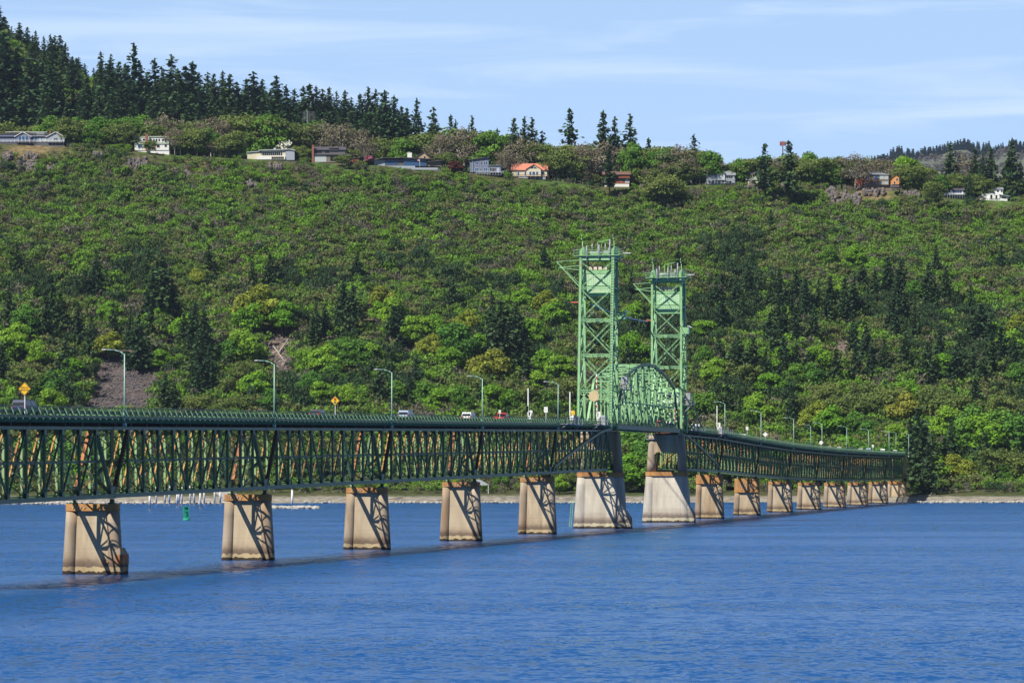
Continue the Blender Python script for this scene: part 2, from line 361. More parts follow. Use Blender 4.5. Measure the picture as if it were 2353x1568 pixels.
# concrete with the tide marks of the river: dark wet foot, pale line, dark band
def concrete(name, base, stain, k=1.0):
    m = mat(name, base, .85, stain, .35, .46, .66, vary=.16, stretch=(1, 1, .22), bump=.15)
    t = m.node_tree; b = t.nodes['Principled BSDF']; src = b.inputs['Base Color'].links[0].from_socket
    tcn = N(t, 'ShaderNodeTexCoord'); sx = N(t, 'ShaderNodeSeparateXYZ'); t.links.new(tcn.outputs['Object'], sx.inputs[0])
    n_ = N(t, 'ShaderNodeTexNoise'); n_.inputs['Scale'].default_value = 1.3; n_.inputs['Detail'].default_value = 6; oi_ = N(t, 'ShaderNodeObjectInfo'); of_ = N(t, 'ShaderNodeVectorMath', operation='MULTIPLY_ADD'); t.links.new(oi_.outputs['Random'], of_.inputs[0]); of_.inputs[1].default_value = (43., 71., 29.); t.links.new(tcn.outputs['Object'], of_.inputs[2]); t.links.new(of_.outputs[0], n_.inputs['Vector'])
    ma = N(t, 'ShaderNodeMath', operation='MULTIPLY_ADD'); ma.inputs[1].default_value = .9; t.links.new(n_.outputs['Fac'], ma.inputs[0])
    sb = N(t, 'ShaderNodeMath', operation='SUBTRACT'); t.links.new(sx.outputs['Z'], sb.inputs[0]); sb.inputs[1].default_value = .45; t.links.new(sb.outputs[0], ma.inputs[2])
    rp = N(t, 'ShaderNodeValToRGB'); e = rp.color_ramp.elements; mr = N(t, 'ShaderNodeMapRange'); mr.inputs['From Max'].default_value = 4.0 * k
    t.links.new(ma.outputs[0], mr.inputs['Value']); t.links.new(mr.outputs[0], rp.inputs[0])
    stops = [(0, (.07, .055, .04, 1)), (.085, (.09, .07, .05, 1)), (.10, (.95, .92, .76, 1)), (.215, (.9, .86, .72, 1)), (.24, (.30, .26, .26, 1)), (.36, (.42, .37, .36, 1)), (.52, (.85, .82, .8, 1)), (.75, (1, 1, 1, 1))]
    e[0].position, e[0].color = stops[0]; e[1].position, e[1].color = stops[-1]
    for p_, c_ in stops[1:-1]:
        q = e.new(p_); q.color = c_
    mu = N(t, 'ShaderNodeMix', data_type='RGBA', blend_type='MULTIPLY'); mu.inputs[0].default_value = 1
    t.links.new(src, mu.inputs[6]); t.links.new(rp.outputs[0], mu.inputs[7])
    # formwork joints every couple of metres
    wv = N(t, 'ShaderNodeMath', operation='MODULO'); wv.inputs[1].default_value = 3.1; t.links.new(sx.outputs['Z'], wv.inputs[0])
    lt = N(t, 'ShaderNodeMath', operation='LESS_THAN'); lt.inputs[1].default_value = .05; t.links.new(wv.outputs[0], lt.inputs[0])
    m3 = N(t, 'ShaderNodeMix', data_type='RGBA', blend_type='MULTIPLY'); m3.inputs[7].default_value = (.62, .58, .55, 1)
    sc3 = N(t, 'ShaderNodeMath', operation='MULTIPLY'); sc3.inputs[1].default_value = .55; t.links.new(lt.outputs[0], sc3.inputs[0]); t.links.new(sc3.outputs[0], m3.inputs[0])
    t.links.new(mu.outputs[2], m3.inputs[6]); t.links.new(m3.outputs[2], b.inputs['Base Color'])
    return m
CONC = concrete('tan_concrete', (.50, .40, .27), (.33, .23, .13))
CONCCOL = concrete('column_concrete', (.36, .29, .21), (.27, .17, .09))
CONCMAIN = concrete('pale_concrete', (.58, .52, .42), (.42, .36, .28), 1.25)
CONCMAINC = concrete('pale_column_concrete', (.46, .42, .36), (.30, .25, .2), 1.25)
CAPRUST = mat('rust_stained_cap', (.47, .23, .07), .85, (.30, .14, .05), .7, .42, .62, vary=.18, stretch=(1, 1, .4))
SCRAWL = mat('pale_scrawl', (.75, .62, .47), .8)

def stadium(wd, th, z, n=10):
    """outline rounded at both ends, long axis y"""
    r = th / 2; c = wd / 2 - r; pts = []
    for i in range(n + 1): a = math.pi * i / n; pts.append((r * math.cos(a), c + r * math.sin(a), z))
    for i in range(n + 1): a = math.pi + math.pi * i / n; pts.append((r * math.cos(a), -c + r * math.sin(a), z))
    return pts
def circ(x, y, z, r, n=20): return [(x + r * math.cos(2 * math.pi * i / n), y + r * math.sin(2 * math.pi * i / n), z) for i in range(n)]
def seg_box(yt, yb, xt, xb, zt, zb, mbx):
    mbx.loft([[(-xb, -yb, zb), (xb, -yb, zb), (xb, yb, zb), (-xb, yb, zb)], [(-xt, -yt, zt), (xt, -yt, zt), (xt, yt, zt), (-xt, yt, zt)]])
def bearings(root, top, spread=2.5):
    for sgn in (1, -1):
        m = MB(); m.box(-.45, .45, sgn * spread - .4, sgn * spread + .4, top, top + .16); m.prism([(-.3, top + .16), (.3, top + .16), (.12, top + .62), (-.12, top + .62)], 'y', sgn * spread - .25, sgn * spread + .25)
        m.build('bearing', DKSHADEGREEN, root)
def pier(n, label, capH=.9, thick=0.0, nose=0.0, scrawl=0):
    root = empty('concrete_pier', br(n), RZ); tag(root, label, 'pier', 'concrete piers of the truss spans')
    top = railz(n) - 10.85 - .35 - .62; zc = top - capH
    for sgn in (1, -1):
        m = MB(); H = zc; k = 6
        m.loft([circ(0, sgn * (3.05 - .42 * (z + 1.5) / (H + 1.5)), z, .97 - .17 * (z + 1.5) / (H + 1.5)) for z in np.linspace(-1.5, H, k)], smooth=True)
        m.build('column', CONCCOL, root)
    m = MB(); seg_box(2.45, 2.75, .36, .50, zc, -1.5, m); m.build('web_wall', CONC, root)
    if thick:                                   # deeper encased head
        m = MB(); m.loft([stadium(7.15, 1.95, zc), stadium(7.05, 1.9, top)]); o = m.build('rusty_cap', CAPRUST, root)
    else:
        m = MB(); m.loft([stadium(6.95, 1.72, zc), stadium(6.95, 1.78, zc + .05), stadium(6.95, 1.78, top)]); o = m.build('rusty_cap', CAPRUST, root)
    if scrawl:
        rr = random.Random(scrawl); m = MB(); x = -.93 - (.1 if thick else 0)
        q = (x, 2.6, zc + capH * .5)
        for k in range(9 if scrawl < 4 else 20):
            p_ = (x, 2.5 - k * .24, zc + capH * (rr.uniform(.12, .4) if k % 2 else rr.uniform(.6, .9))); m.bar(q, p_, .09, .03, (1, 0, 0)); q = p_
        m.build('pale_scrawl', SCRAWL, o)
    bearings(root, top)
    if nose:
        m = MB(); pr = [(-3.0, -1), (-4.25, -1), (-4.25, nose * .72), (-3.75, nose), (-3.0, nose * .86)]
        m.loft([[(-1.0, y, z) for y, z in pr], [(1.0, y, z) for y, z in pr]]); m.build('ice_nose', CONCCOL, root)
        m = MB(); pr = [(-3.25, nose * .42), (-4.28, nose * .40), (-4.28, nose * .74), (-3.25, nose * .74)]
        m.loft([[(-1.06, y, z) for y, z in pr], [(1.06, y, z) for y, z in pr]]); m.bar((-.72, -3.1, nose * .5), (-.72, -1.4, nose * .45), .12, .12); m.build('rust_plate', RUSTY, root)
    return root
ORD = ['first', 'second', 'third', 'fourth', 'fifth', 'sixth', 'seventh', 'eighth', 'ninth', 'tenth', 'eleventh', 'twelfth', 'thirteenth', 'fourteenth', 'fifteenth', 'sixteenth', 'seventeenth', 'eighteenth', 'nineteenth', 'twentieth']
pier(0, 'nearest concrete pier at the left, with a rust-plated wedge nose at its foot', nose=3.3, scrawl=1)
pier(1, 'rust-capped concrete pier second from the left, pale scrawl on its cap, no nose', scrawl=2)
pier(2, 'rust-capped concrete pier third from the left, midway between left edge and lift towers', scrawl=3)
pier(3, 'rust-capped concrete pier fourth from the left, in front of a small grey pavilion roof', scrawl=4)
pier(4, 'rust-capped concrete pier just left of the big pier under the near lift tower', scrawl=5)
RP = ['with a deep stained head, first right of the far lift tower', 'with a deep rust head and pale marks, second right of the towers',
      'third right of the lift towers, thin rusty cap', 'fourth right of the lift towers, midway along the far row', 'fifth right of the lift towers, fourth from the wooded shore',
      'sixth right of the lift towers, third from the wooded shore', 'seventh right of the lift towers, next to last before the shore', 'standing at the wooded shore, last and farthest of all']
for i in range(8):
    pier(PN[8 + i], 'small concrete pier ' + RP[i], capH=(2.4, 3.8, .9, .95, .95, .95, .9, 1.0)[i], thick=(1 if i < 2 else 0), scrawl=(0, 8, 0, 0, 0, 0, 0, 0)[i])

def main_pier(n, m_, label):
    root = empty('lift_tower_pier', br(n), RZ); tag(root, label, 'pier', 'large piers under the lift towers')
    zl, zt = 12.15, 21.0
    for sgn in (1, -1):
        m = MB(); m.loft([circ(0, sgn * (4.35 - .45 * (z + 1.5) / 12.65), z, 1.85 - .62 * (z + 1.5) / 12.65, 24) for z in np.linspace(-1.5, zl - 1.0, 7)], smooth=True); m.build('lower_column', CONCMAINC, root)
        m = MB(); m.loft([circ(0, sgn * (3.8 - .35 * (z - zl) / 9), z, 1.18 - .25 * (z - zl) / 9, 20) for z in np.linspace(zl, zt, 5)], smooth=True); m.build('upper_column', CONCCOL, root)  # upper columns get browner, darker concrete: their shade is put into the colour
    m = MB(); seg_box(3.6, 4.0, 1.02, 1.55, zl - 1.0, -1.5, m); m.build('lower_wall', CONCMAIN, root)
    m = MB(); m.loft([stadium(10.4, 2.75, zl - 1.0), stadium(10.5, 2.8, zl - .93), stadium(10.5, 2.8, zl)]); m.build('ledge', CAPRUST, root)
    m = MB(); m.prism([(-3.2, zt), (3.2, zt), (3.2, zt - 5.0), (2.3, zt - 4.1), (-2.3, zt - 4.1), (-3.2, zt - 5.0)], 'x', -.85, .25); m.build('upper_wall', CONC, root)
    m = MB(); pr = [(-4.2, -1.5), (-6.9, -1.5), (-6.75, 2.3), (-5.7, 3.9), (-4.2, 4.4)]
    m.loft([[(-1.2, y, z) for y, z in pr], [(1.2, y, z) for y, z in pr]]); m.build('ice_nose', CONCMAINC, root)
    if m_ > 0:
        m = MB()
        for yy in (6.25, 6.7): m.bar((-1.2, yy, .3), (-1.2, yy - .55, 6.2), .09, .09)
        for k in range(14): m.bar((-1.2, 6.22 - k * .04, .5 + k * .42), (-1.2, 6.68 - k * .04, .5 + k * .42), .05, .05)
        m.build('boat_ladder', TOWERGREEN, root)
    else:
        m = MB(); m.box(-1.4, 1.4, 2.8, 4.9, 20.0, 20.12)
        for yy in (2.9, 3.9, 4.85): m.bar((-1.35, yy, 20.1), (-1.35, yy, 21.6), .06, .06)
        for z in (20.8, 21.6): m.bar((-1.35, 2.9, z), (-1.35, 4.85, z), .06, .06)
        m.build('inspection_platform', STEEL, root)
    return root
main_pier(5, 1, 'broad pale pier under the near lift tower, crossed by truss shadows')
main_pier(6.28, -1, 'broad pale pier with an open upper frame under the far lift tower')

# ---- one deck truss span, local x along the bridge from the pier, z from the bottom chord
NP = 11; PL, ZT, TW = SP / NP, 8.3, 2.5
def laced(m, p, q, wd=.34, dp=.34, side=(0, 1, 0), step=.62, t=.09):
    """two flanges tied by zigzag lacing"""
    p, q = Vector(p), Vector(q); d = (q - p); L = d.length; d.normalize()
    a = Vector(side); a = (a - d * a.dot(d)).normalized(); b = d.cross(a)
    for s in (-1, 1): m.bar(p + b * (s * (wd / 2 - t / 2)), q + b * (s * (wd / 2 - t / 2)), dp, t, side)
    k = max(3, int(L / step)); 
    for f in (-1, 1):
        for i in range(k):
            u0, u1 = p + d * (L * i / k), p + d * (L * (i + 1) / k); s = 1 if i % 2 else -1
            m.bar(u0 + a * (f * (dp / 2 - .02)) + b * (s * (wd / 2 - t)), u1 + a * (f * (dp / 2 - .02)) - b * (s * (wd / 2 - t)), .03, .065, side)
    return m
def battened(m, p, q, wd=.3, dp=.3, side=(0, 1, 0), step=1.1, t=.1):
    p, q = Vector(p), Vector(q); d = (q - p); L = d.length; d.normalize()
    a = Vector(side); a = (a - d * a.dot(d)).normalized(); b = d.cross(a)
    for s in (-1, 1): m.bar(p + b * (s * (wd / 2 - t / 2)), q + b * (s * (wd / 2 - t / 2)), dp, t, side)
    k = max(2, int(L / step))
    for i in range(1, k):
        c_ = p + d * (L * i / k); m.bar(c_ - d * .14, c_ + d * .14, dp + .02, wd - .05, side)
    return m
def gusset(m, x, y, z, w_, h_): m.box(x - w_ / 2, x + w_ / 2, y - .2, y - .17, z - h_ / 2, z + h_ / 2); m.box(x - w_ / 2, x + w_ / 2, y + .17, y + .2, z - h_ / 2, z + h_ / 2)
SHADEMIDGREEN = mat('shaded_mid_green', (.055, .130, .045), .5, RUST, .55, .62, .74)  # same green darkened for members in shade
POSTGREEN = mat('post_green_paint', (.15, .29, .16), .5)
def truss_span(posts):
    root = empty('truss_span')
    for s in (-1, 1):
        y = s * TW
        m = MB()
        for e in (-.19, .19): m.box(0.15, SP - .15, y + e - .035, y + e + .035, -.24, .24); m.box(.15, SP - .15, y + e - .08, y + e + .08, .24, .265)
        for k in range(66): m.bar((.4 + k * .95, y - .15 * (1 if k % 2 else -1), -.22), (1.3 + k * .95, y + .15 * (1 if k % 2 else -1), -.22), .1, .03, (0, 1, 0))
        for i in range(1, NP): gusset(m, i * PL, y, .35, .8, .9)
        gusset(m, .5, y, .45, 1.0, 1.5); gusset(m, SP - .5, y, .45, 1.0, 1.5); m.build('bottom_chord', DKSHADEGREEN, root)
        m = MB(); m.box(.1, SP - .1, y - .19, y + .19, ZT - .17, ZT + .19)
        for i in range(1, NP): gusset(m, i * PL, y, ZT - .4, .8, .8)
        m.build('top_chord', DKSHADEGREEN, root)
        m = MB(); battened(m, (.35, y, .2), (PL, y, ZT - .2), .48, .42, step=.5); m.box(.3, PL * .62, y - .05, y + .05, 0, 0.02); m.build('rusty_end_post', RUSTY if s > 0 else DKSHADERUST, root)  # near post darker: its shade is painted in
        m = MB(); laced(m, (SP - .35, y, .2), (SP - PL, y, ZT - .2), .46, .42); m.build('end_post', GREEN if s > 0 else DKSHADEGREEN, root)
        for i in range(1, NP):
            m = MB(); laced(m, (i * PL, y, .25), (i * PL, y, ZT - .22), .38 if s > 0 else .34, .3, t=.07); m.build('vertical', GREEN if s > 0 else SHADEMIDGREEN, root)  # far side in lit green, near side in green with shade painted in
        for i in range(1, NP - 1):
            m = MB(); a, b_ = ((i * PL, y, ZT - .2), ((i + 1) * PL, y, .2)) if (i < 5 and s < 0) or (s > 0 and i < 2) else ((i * PL, y, .2), ((i + 1) * PL, y, ZT - .2))
            battened(m, a, b_, .21, .2, t=.07); c_, d_ = (a[0], y, b_[2]), (b_[0], y, a[2]); m.bar((c_[0], y - .08, c_[2]), (d_[0], y - .08, d_[2]), .05, .1); m.bar((c_[0], y + .08, c_[2]), (d_[0], y + .08, d_[2]), .05, .1); m.build('diagonal', OCHRE if (s > 0 and i > 1) else (GREEN if s > 0 else DKSHADEGREEN), root)
        m = MB(); laced(m, (PL, y, 4.25), (SP - PL, y, 4.25), .26, .2, step=1.2, t=.06); m.build('middle_strut', DKSHADEGREEN, root)
    for i in range(0, NP + 1):
        x = i * PL if 0 < i < NP else (.3 if i == 0 else SP - .3); m = MB()
        if 0 < i < NP:
            for sg in (-1, 1):
                m.bar((x, -sg * (TW - .2), .35), (x, sg * (TW - .2), 4.1), .12, .1, (1, 0, 0)); m.bar((x, -sg * (TW - .2), 4.3), (x, sg * (TW - .2), ZT - .3), .12, .1, (1, 0, 0))
            m.bar((x, -TW + .2, 4.2), (x, TW - .2, 4.2), .16, .14, (1, 0, 0)); m.bar((x, -TW + .2, .1), (x, TW - .2, .1), .2, .2, (1, 0, 0))
        else:
            for sg in (-1, 1): laced(m, (x, -sg * (TW - .2), .4), (x, sg * (TW - .2), 4.2), .3, .2, (1, 0, 0), .6, .07)
            m.bar((x, -TW, 4.3), (x, TW, 4.3), .26, .22, (1, 0, 0)); m.bar((x, -TW, ZT - .1), (x, TW, ZT - .1), .3, .35, (1, 0, 0))
            pts = [(x, 1.1 + 1.05 * math.cos(a), 5.0 + 1.6 * math.sin(a)) for a in np.linspace(0, math.pi, 9)]
            for q0, q1 in zip(pts[:-1], pts[1:]): m.bar(q0, q1, .16, .16, (1, 0, 0))
            for sg in (-1, 1): m.bar((x, sg * TW, 4.4), (x, sg * TW, ZT - .2), .22, .22, (1, 0, 0))
        m.build('sway_frame', OCHRE if i == 0 else SHADEMIDGREEN, root)
        m = MB(); m.box(x - .14, x + .14, -3.0, 3.0, ZT + .22, ZT + .78); m.build('floor_beam', DKSHADERUST, root)
    m = MB()
    for i in range(NP):
        for sg in (-1, 1): m.bar((i * PL + .2, -sg * (TW - .25), -.02), ((i + 1) * PL - .2, sg * (TW - .25), .02), .16, .12)
    m.build('bottom_bracing', GREEN, root)
    m = MB()
    for y in (-2.2, -1.1, 0, 1.1, 2.2): m.box(.1, SP - .1, y - .1, y + .1, ZT + .79, ZT + 1.28)
    m.build('stringers', DKSHADERUST, root)
    m = MB(); m.box(.06, SP - .06, -3.02, 3.02, ZT + 1.29, ZT + 1.44); m.build('deck', ASPHALT, root)
    k = 30
    for s in (-1, 1):
        m = MB(); y = s * 3.16
        m.box(.04, SP - .04, y - .05, y + .05, ZT + 2.48, ZT + 2.56)                              # hand rail
        m.box(.04, SP - .04, y - .04 - .06 * s, y + .04 - .06 * s, ZT + 1.78, ZT + 2.12)           # guard beam, folded
        m.box(.04, SP - .04, y - .02 - .13 * s, y + .02 - .13 * s, ZT + 1.86, ZT + 2.02)
        m.box(.04, SP - .04, y - .06, y + .06, ZT + 1.18, ZT + 1.46); m.box(.04, SP - .04, y - .10, y + .10, ZT + 1.46, ZT + 1.49)
        rail = m.build('railing', DKSHADEGREEN, root)
        pm = MB(); allm = MB()
        def post(mm, x):
            mm.box(x - .035, x + .035, y - .04, y + .04, ZT + 1.5, ZT + 2.47)
            yo = y + s * .07
            mm.loft([[(x - .045, yo, ZT + 2.3), (x + .045, yo, ZT + 2.3), (x + .045, yo + s * .06, ZT + 2.3), (x - .045, yo + s * .06, ZT + 2.3)],
                     [(x - .045, yo, ZT + 1.5), (x + .045, yo, ZT + 1.5), (x + .045, yo + s * .26, ZT + 1.5), (x - .045, yo + s * .26, ZT + 1.5)]])
            mm.prism([(y - s * .4, ZT + .62), (y + s * .25, ZT + .66), (y + s * .62, ZT + .98), (y + s * .62, ZT + 1.16), (y - s * .4, ZT + 1.16)], 'x', x - .05, x + .05)
            mm.box(x - .22, x + .22, y + s * .3 - .2, y + s * .3 + .2, ZT + 1.165, ZT + 1.2)
        if posts and s < 0:
            post(pm, 0); p0 = pm.build('rail_post', POSTGREEN, rail); p0.location.x = SP / k / 2
            for i in range(1, k):
                c_ = copy_tree(p0, rail); c_.location.x = SP / k * (i + .5)
        else:
            for i in range(k): post(allm, SP / k * (i + .5))
            allm.build('rail_posts', POSTGREEN, rail)['kind'] = 'stuff'
    return root
def place_span(o, n0, n1, label, group):
    z0, z1 = railz(n0) - 10.86, railz(n1) - 10.86; L = (n1 - n0) * SP
    o.location = br(n0, 0, z0); o.rotation_euler = (0, -math.atan2(z1 - z0, L), RZ); o.scale = (L / SP, 1, 1)
    tag(o, label, 'bridge span', group)
GS = 'deck truss spans of the green bridge'
near_proto = truss_span(True); far_proto = truss_span(False)
nl = ['nearest deck truss span, running out of the left edge of the picture', 'deck truss span between the first and second piers from the left', 'deck truss span between the second and third piers from the left',
      'deck truss span between the third and fourth piers from the left', 'deck truss span between the fourth and fifth piers from the left', 'deck truss span with a long slanting chord, reaching the near lift tower']
nears = []
for i in range(6):
    o = near_proto if i == 0 else copy_tree(near_proto)
    place_span(o, i - 1, i, nl[i], GS); nears.append(o)
fars = []
fl = ['deck truss span with a slanting chord, just right of the far lift tower'] + ['deck truss span %s right of the lift towers' % ORD[i] for i in range(1, 7)] + ['deck truss span that ends at the wooded shore on the right']
for i in range(8):
    o = far_proto if i == 0 else copy_tree(far_proto)
    place_span(o, PN[7 + i], PN[8 + i], fl[i], GS); fars.append(o)
# slanting chord of the two spans next to the towers
for o, flip in ((nears[5], 0), (fars[0], 1)):
    for s in (-1, 1):
        m = MB(); y = s * (TW + .32); pts = [(.02, .05), (.05, .14), (.22, .36), (.5, .68), (.78, .965), (.99, 1.08)]
        pts = [((1 - u if flip else u) * SP, y, v * ZT) for u, v in pts]
        for a, b_ in zip(pts[:-1], pts[1:]): m.bar(a, b_, .4, .46)
        m.build('slanting_chord', DKSHADEGREEN, o)
# short concrete-ended approach into the trees
root = empty('approach_ramp', br(PN[15], 0, railz(PN[15]) - 10.86), RZ); tag(root, 'short end of the green deck running into the dark trees by the right shore', 'bridge ramp')
L = 9.0
m = MB(); m.box(0, L, -3.02, 3.02, ZT + 1.0, ZT + 1.44); m.build('deck', ASPHALT, root)
m = MB()
for s in (-1, 1):
    y = s * 3.16; m.box(0, L, y - .05, y + .05, ZT + 2.48, ZT + 2.56); m.box(0, L, y - .05, y + .05, ZT + 1.75, ZT + 2.12); m.box(0, L, y - .08, y + .08, ZT + 1.1, ZT + 1.48)
    for i in range(5): m.box(i * 2 + .3, i * 2 + .4, y - .2, y + .2, ZT + 1.1, ZT + 2.47)
m.build('railing', DKSHADEGREEN, root)
for y in (-2.4, 2.4):
    m = MB(); m.box(7.4, 8.4, y - .5, y + .5, -10, ZT + .9); m.build('column', CONCCOL, root)
m = MB(); m.box(7.2, 8.6, -3.0, 3.0, ZT + .5, ZT + .99); m.build('cross_beam', CONCCOL, root)

# ---- lift towers
def tower(n, m_, label):
    root = empty('lift_tower', br(n), RZ); tag(root, label, 'lift tower', 'steel lift towers')
    ZB, ZTOP, W2 = 21.2, 58.6, 3.55
    xv = .3 * m_
    def xb(z): return -m_ * (6.7 - 2.9 * (z - 22) / 36.6)
    lv = [27.7, 29.6, 37.3, 44.85, 51.8]
    for s in (-1, 1):
        y = s * W2
        m = MB(); battened(m, (xv, y, ZB), (xv, y, ZTOP), .52, .5, step=1.0, t=.13); m.build('leg', TOWERGREEN, root)
        m = MB(); m.bar((xb(21.5), y, 21.5), (xb(ZTOP), y, ZTOP), .5, .56); m.bar((xb(21.5), y + s * .26, 21.5), (xb(ZTOP), y + s * .26, ZTOP), .04, .7); m.build('raked_leg', TOWERGREEN, root)
        m = MB(); prev = 22.2
        for z in lv[1:] + [57.6]:
            m.bar((xv, y, z), (xb(z), y, z), .3, .3)
            laced(m, (xv, y, prev), (xb(z), y, z), .3, .22, step=.8, t=.08); m.bar((xb(prev), y, prev), (xv, y, z), .16, .16); prev = z
        m.build('side_bracing', TOWERGREEN, root)
    for fx, nm in ((xb, 'outer_bracing'), (lambda z: xv, 'inner_bracing')):
        m = MB(); prev = None
        for z in lv[1:]:
            m.bar((fx(z), -W2, z + .22), (fx(z), W2, z + .22), .3, .14, (1, 0, 0)); m.bar((fx(z), -W2, z - .22), (fx(z), W2, z - .22), .3, .14, (1, 0, 0))
            for k in range(16):
                a = -W2 + .25 + k * (2 * W2 - .5) / 16; b_ = a + (2 * W2 - .5) / 16; s = 1 if k % 2 else -1
                m.bar((fx(z) - .13, a, z + s * .16), (fx(z) - .13, b_, z - s * .16), .04, .05, (1, 0, 0))
        tops = lv[1:] + [57.7]
        for a, b_ in zip(tops[:-1], tops[1:]):
            for s in (-1, 1): battened(m, (fx(a + .2), -s * (W2 - .2), a + .35), (fx(b_ - .2), s * (W2 - .2), b_ - .35), .25, .18, (1, 0, 0), 1.2, .07)
        # portal over the road
        pts = [(fx(27.4), W2 * math.cos(t), 26.9 + 1.0 * math.sin(t)) for t in np.linspace(0, math.pi, 13)]
        for a, b_ in zip(pts[:-1], pts[1:]): m.bar(a, b_, .24, .24, (1, 0, 0))
        for s in (-1, 1):
            m.bar((fx(28), s * W2, 27.0), (fx(29), s * 1.7, 29.4), .16, .16, (1, 0, 0)); m.bar((fx(29), s * W2, 29.4), (fx(28), s * 1.5, 27.8), .16, .16, (1, 0, 0)); m.bar((fx(28), 0, 27.9), (fx(29), s * 1.5, 29.4), .14, .14, (1, 0, 0))
        m.build(nm, TOWERGREEN, root)
    x0, x1 = sorted((xb(58.6) - .4 * m_, xv + 1.2 * m_))
    m = MB()
    for x in (xb(58), xv): m.box(x - .2, x + .2, -W2 + .3, W2 - .3, 57.75, 58.7)
    for y in (-W2, W2): m.box(x0, x1, y - .22, y + .22, 58.1, 58.7)
    m.build('top_girders', TOWERGREEN, root)
    m = MB(); m.box(x0 - .3, x1 + .3, -5.0, 5.0, 58.72, 58.85)
    for y in np.linspace(-5, 5, 9):
        for x in (x0 - .25, x1 + .25): m.bar((x, y, 58.85), (x, y, 59.95), .06, .06)
    for x in (x0 - .25, x1 + .25):
        for z in (59.4, 59.95): m.bar((x, -5, z), (x, 5, z), .07, .07)
    for y in (-5, 5):
        for z in (59.4, 59.95): m.bar((x0, y, z), (x1, y, z), .07, .07)
    m.box(x0 + .5, x0 + .9, -2.8, 2.8, 58.86, 59.3); m.build('top_platform', TOWERGREEN, root)
    for y in (-3.45, 3.45):
        pr = [(y - .45, 58.86), (y - .45, 60.7)] + [(y - .45 + .95 * math.sin(a), 59.75 + 1.0 * math.cos(a)) for a in np.linspace(.1, 1.45, 7)] + [(y + .5, 58.86)]
        m = MB(); m.prism(pr, 'x', (x0 + x1) / 2 - 1.5, (x0 + x1) / 2 + 1.5); m.build('sheave_hood', TOWERGREEN, root)
        m = MB(); m.path([(x0, y - .55 + .1, 58.8), (x0, y - .35, 61.9), (x0, y - .1, 62.6), (x0, y - .12, 63.3)], .1, .06, 6); m.build('corner_rod', TOWERGREEN, root)
    PURP = MATS.get('purple_grey_post') or mat('purple_grey_post', (.30, .27, .36), .5)
    for y, h in ((2.15, 2.6), (-.55, 2.8), (-2.9, 3.9)):
        m = MB(); m.tube((x0 - .1, y, 58.0), (x0 - .1, y, 58.3 + h), .17, n=8); m.build('buffer_post', PURP, root)
    m = MB(); m.box(-1.2, 0.6, -2.2, -.9, 58.86, 60.0); m.tube((-.8, -.6, 59.5), (-.8, 2.2, 59.5), .38); m.box(-1.1, .2, .9, 1.9, 58.86, 59.7); m.box(-1.0, -.4, -2.4, -1.9, 60.0, 60.7)
    m.tube((-.7, 1.7, 59.4), (-.7, 1.7, 61.6), .12); m.tube((-.7, -1.2, 59.4), (-.7, -1.2, 61.7), .12); m.build('hoist_machinery', STEEL, root)
    m = MB(); m.bar((-.5, .5, 58.9), (-.5, .5, 61.9), .14, .14); m.bar((-.5, .5, 61.9), (-.5, -2.0, 62.4), .12, .12); m.bar((-.5, -.2, 60.6), (-.5, -.5, 62.0), .1, .1); m.build('jib_crane', TOWERGREEN, root)
    # cable boom on the far side, at the top
    m = MB(); xs_ = xb(58)
    tip = Vector((xs_, 8.9, 57.6))
    m.bar((xs_, W2, 57.9), tip, .12, .12); m.bar((xs_, W2 + .1, 51.9), tip, .2, .2); m.bar((xs_ + 1, W2 + .1, 52.5), tip, .1, .1)
    m.bar((xs_, W2, 56.7), (xs_, 8.6, 56.3), .14, .14); m.bar((xs_, W2, 55.7), (xs_, 8.6, 56.3), .14, .14); m.build('cable_boom', TOWERGREEN, root)
    REDP = MATS.get('orange_red_paint') or mat('orange_red_paint', (.62, .13, .06), .5)
    m = MB(); m.bar((xs_, W2 + .2, 48.7), (xs_, W2 + 2.2, 48.7), .22, .22); m.build('signal_arm', REDP, root)
    m = MB(); m.bar((0, -5, 59.4), (0, -6.6, 59.4), .16, .16); m.build('yard_arm', WHITE, root)
    # ladder up the outer near leg
    m = MB(); xo = -.35
    for yy in (-W2 - .22, -W2 + .28): m.bar((xb(21.8) + xo, yy, 21.8), (xb(58.6) + xo, yy, 58.6), .09, .1)
    for k in range(62):
        z = 22.2 + k * .585; m.bar((xb(z) + xo, -W2 - .2, z), (xb(z) + xo, -W2 + .26, z), .1, .16)
    m.build('ladder', TOWERGREEN, root)
    # side platform with a grey cabinet
    zp, yp = (29.9, -4.0) if m_ > 0 else (28.2, -3.9)
    xa, xc = ((.6, 3.6) if m_ > 0 else (.2, 4.6))
    m = MB(); m.box(xa, xc, yp - 2.2, yp, zp, zp + .18)
    for x in np.linspace(xa, xc, 4): m.bar((x, yp - 2.15, zp + .1), (x, yp - 2.15, zp + 1.3), .08, .08)
    for y in np.linspace(yp - 2.15, yp - .1, 4): m.bar((xa, y, zp + .1), (xa, y, zp + 1.3), .08, .08)
    for z in (.7, 1.3): m.bar((xa, yp - 2.15, zp + z), (xc, yp - 2.15, zp + z), .08, .08); m.bar((xa, yp - 2.15, zp + z), (xa, yp, zp + z), .08, .08)
    m.bar((xa + .2, yp, zp - 2), (xa + .2, yp - 2, zp), .14, .14); m.build('side_platform', STEEL, root)
    m = MB(); m.box(xa + .3, xa + 1.8, yp - 1.7, yp - .3, zp + 1.3, zp + 2.9); m.box(xa + .5, xa + 1.6, yp - 1.4, yp - .6, zp + .2, zp + 1.3); m.build('cabinet', STEEL, root)
    zq = 45.2
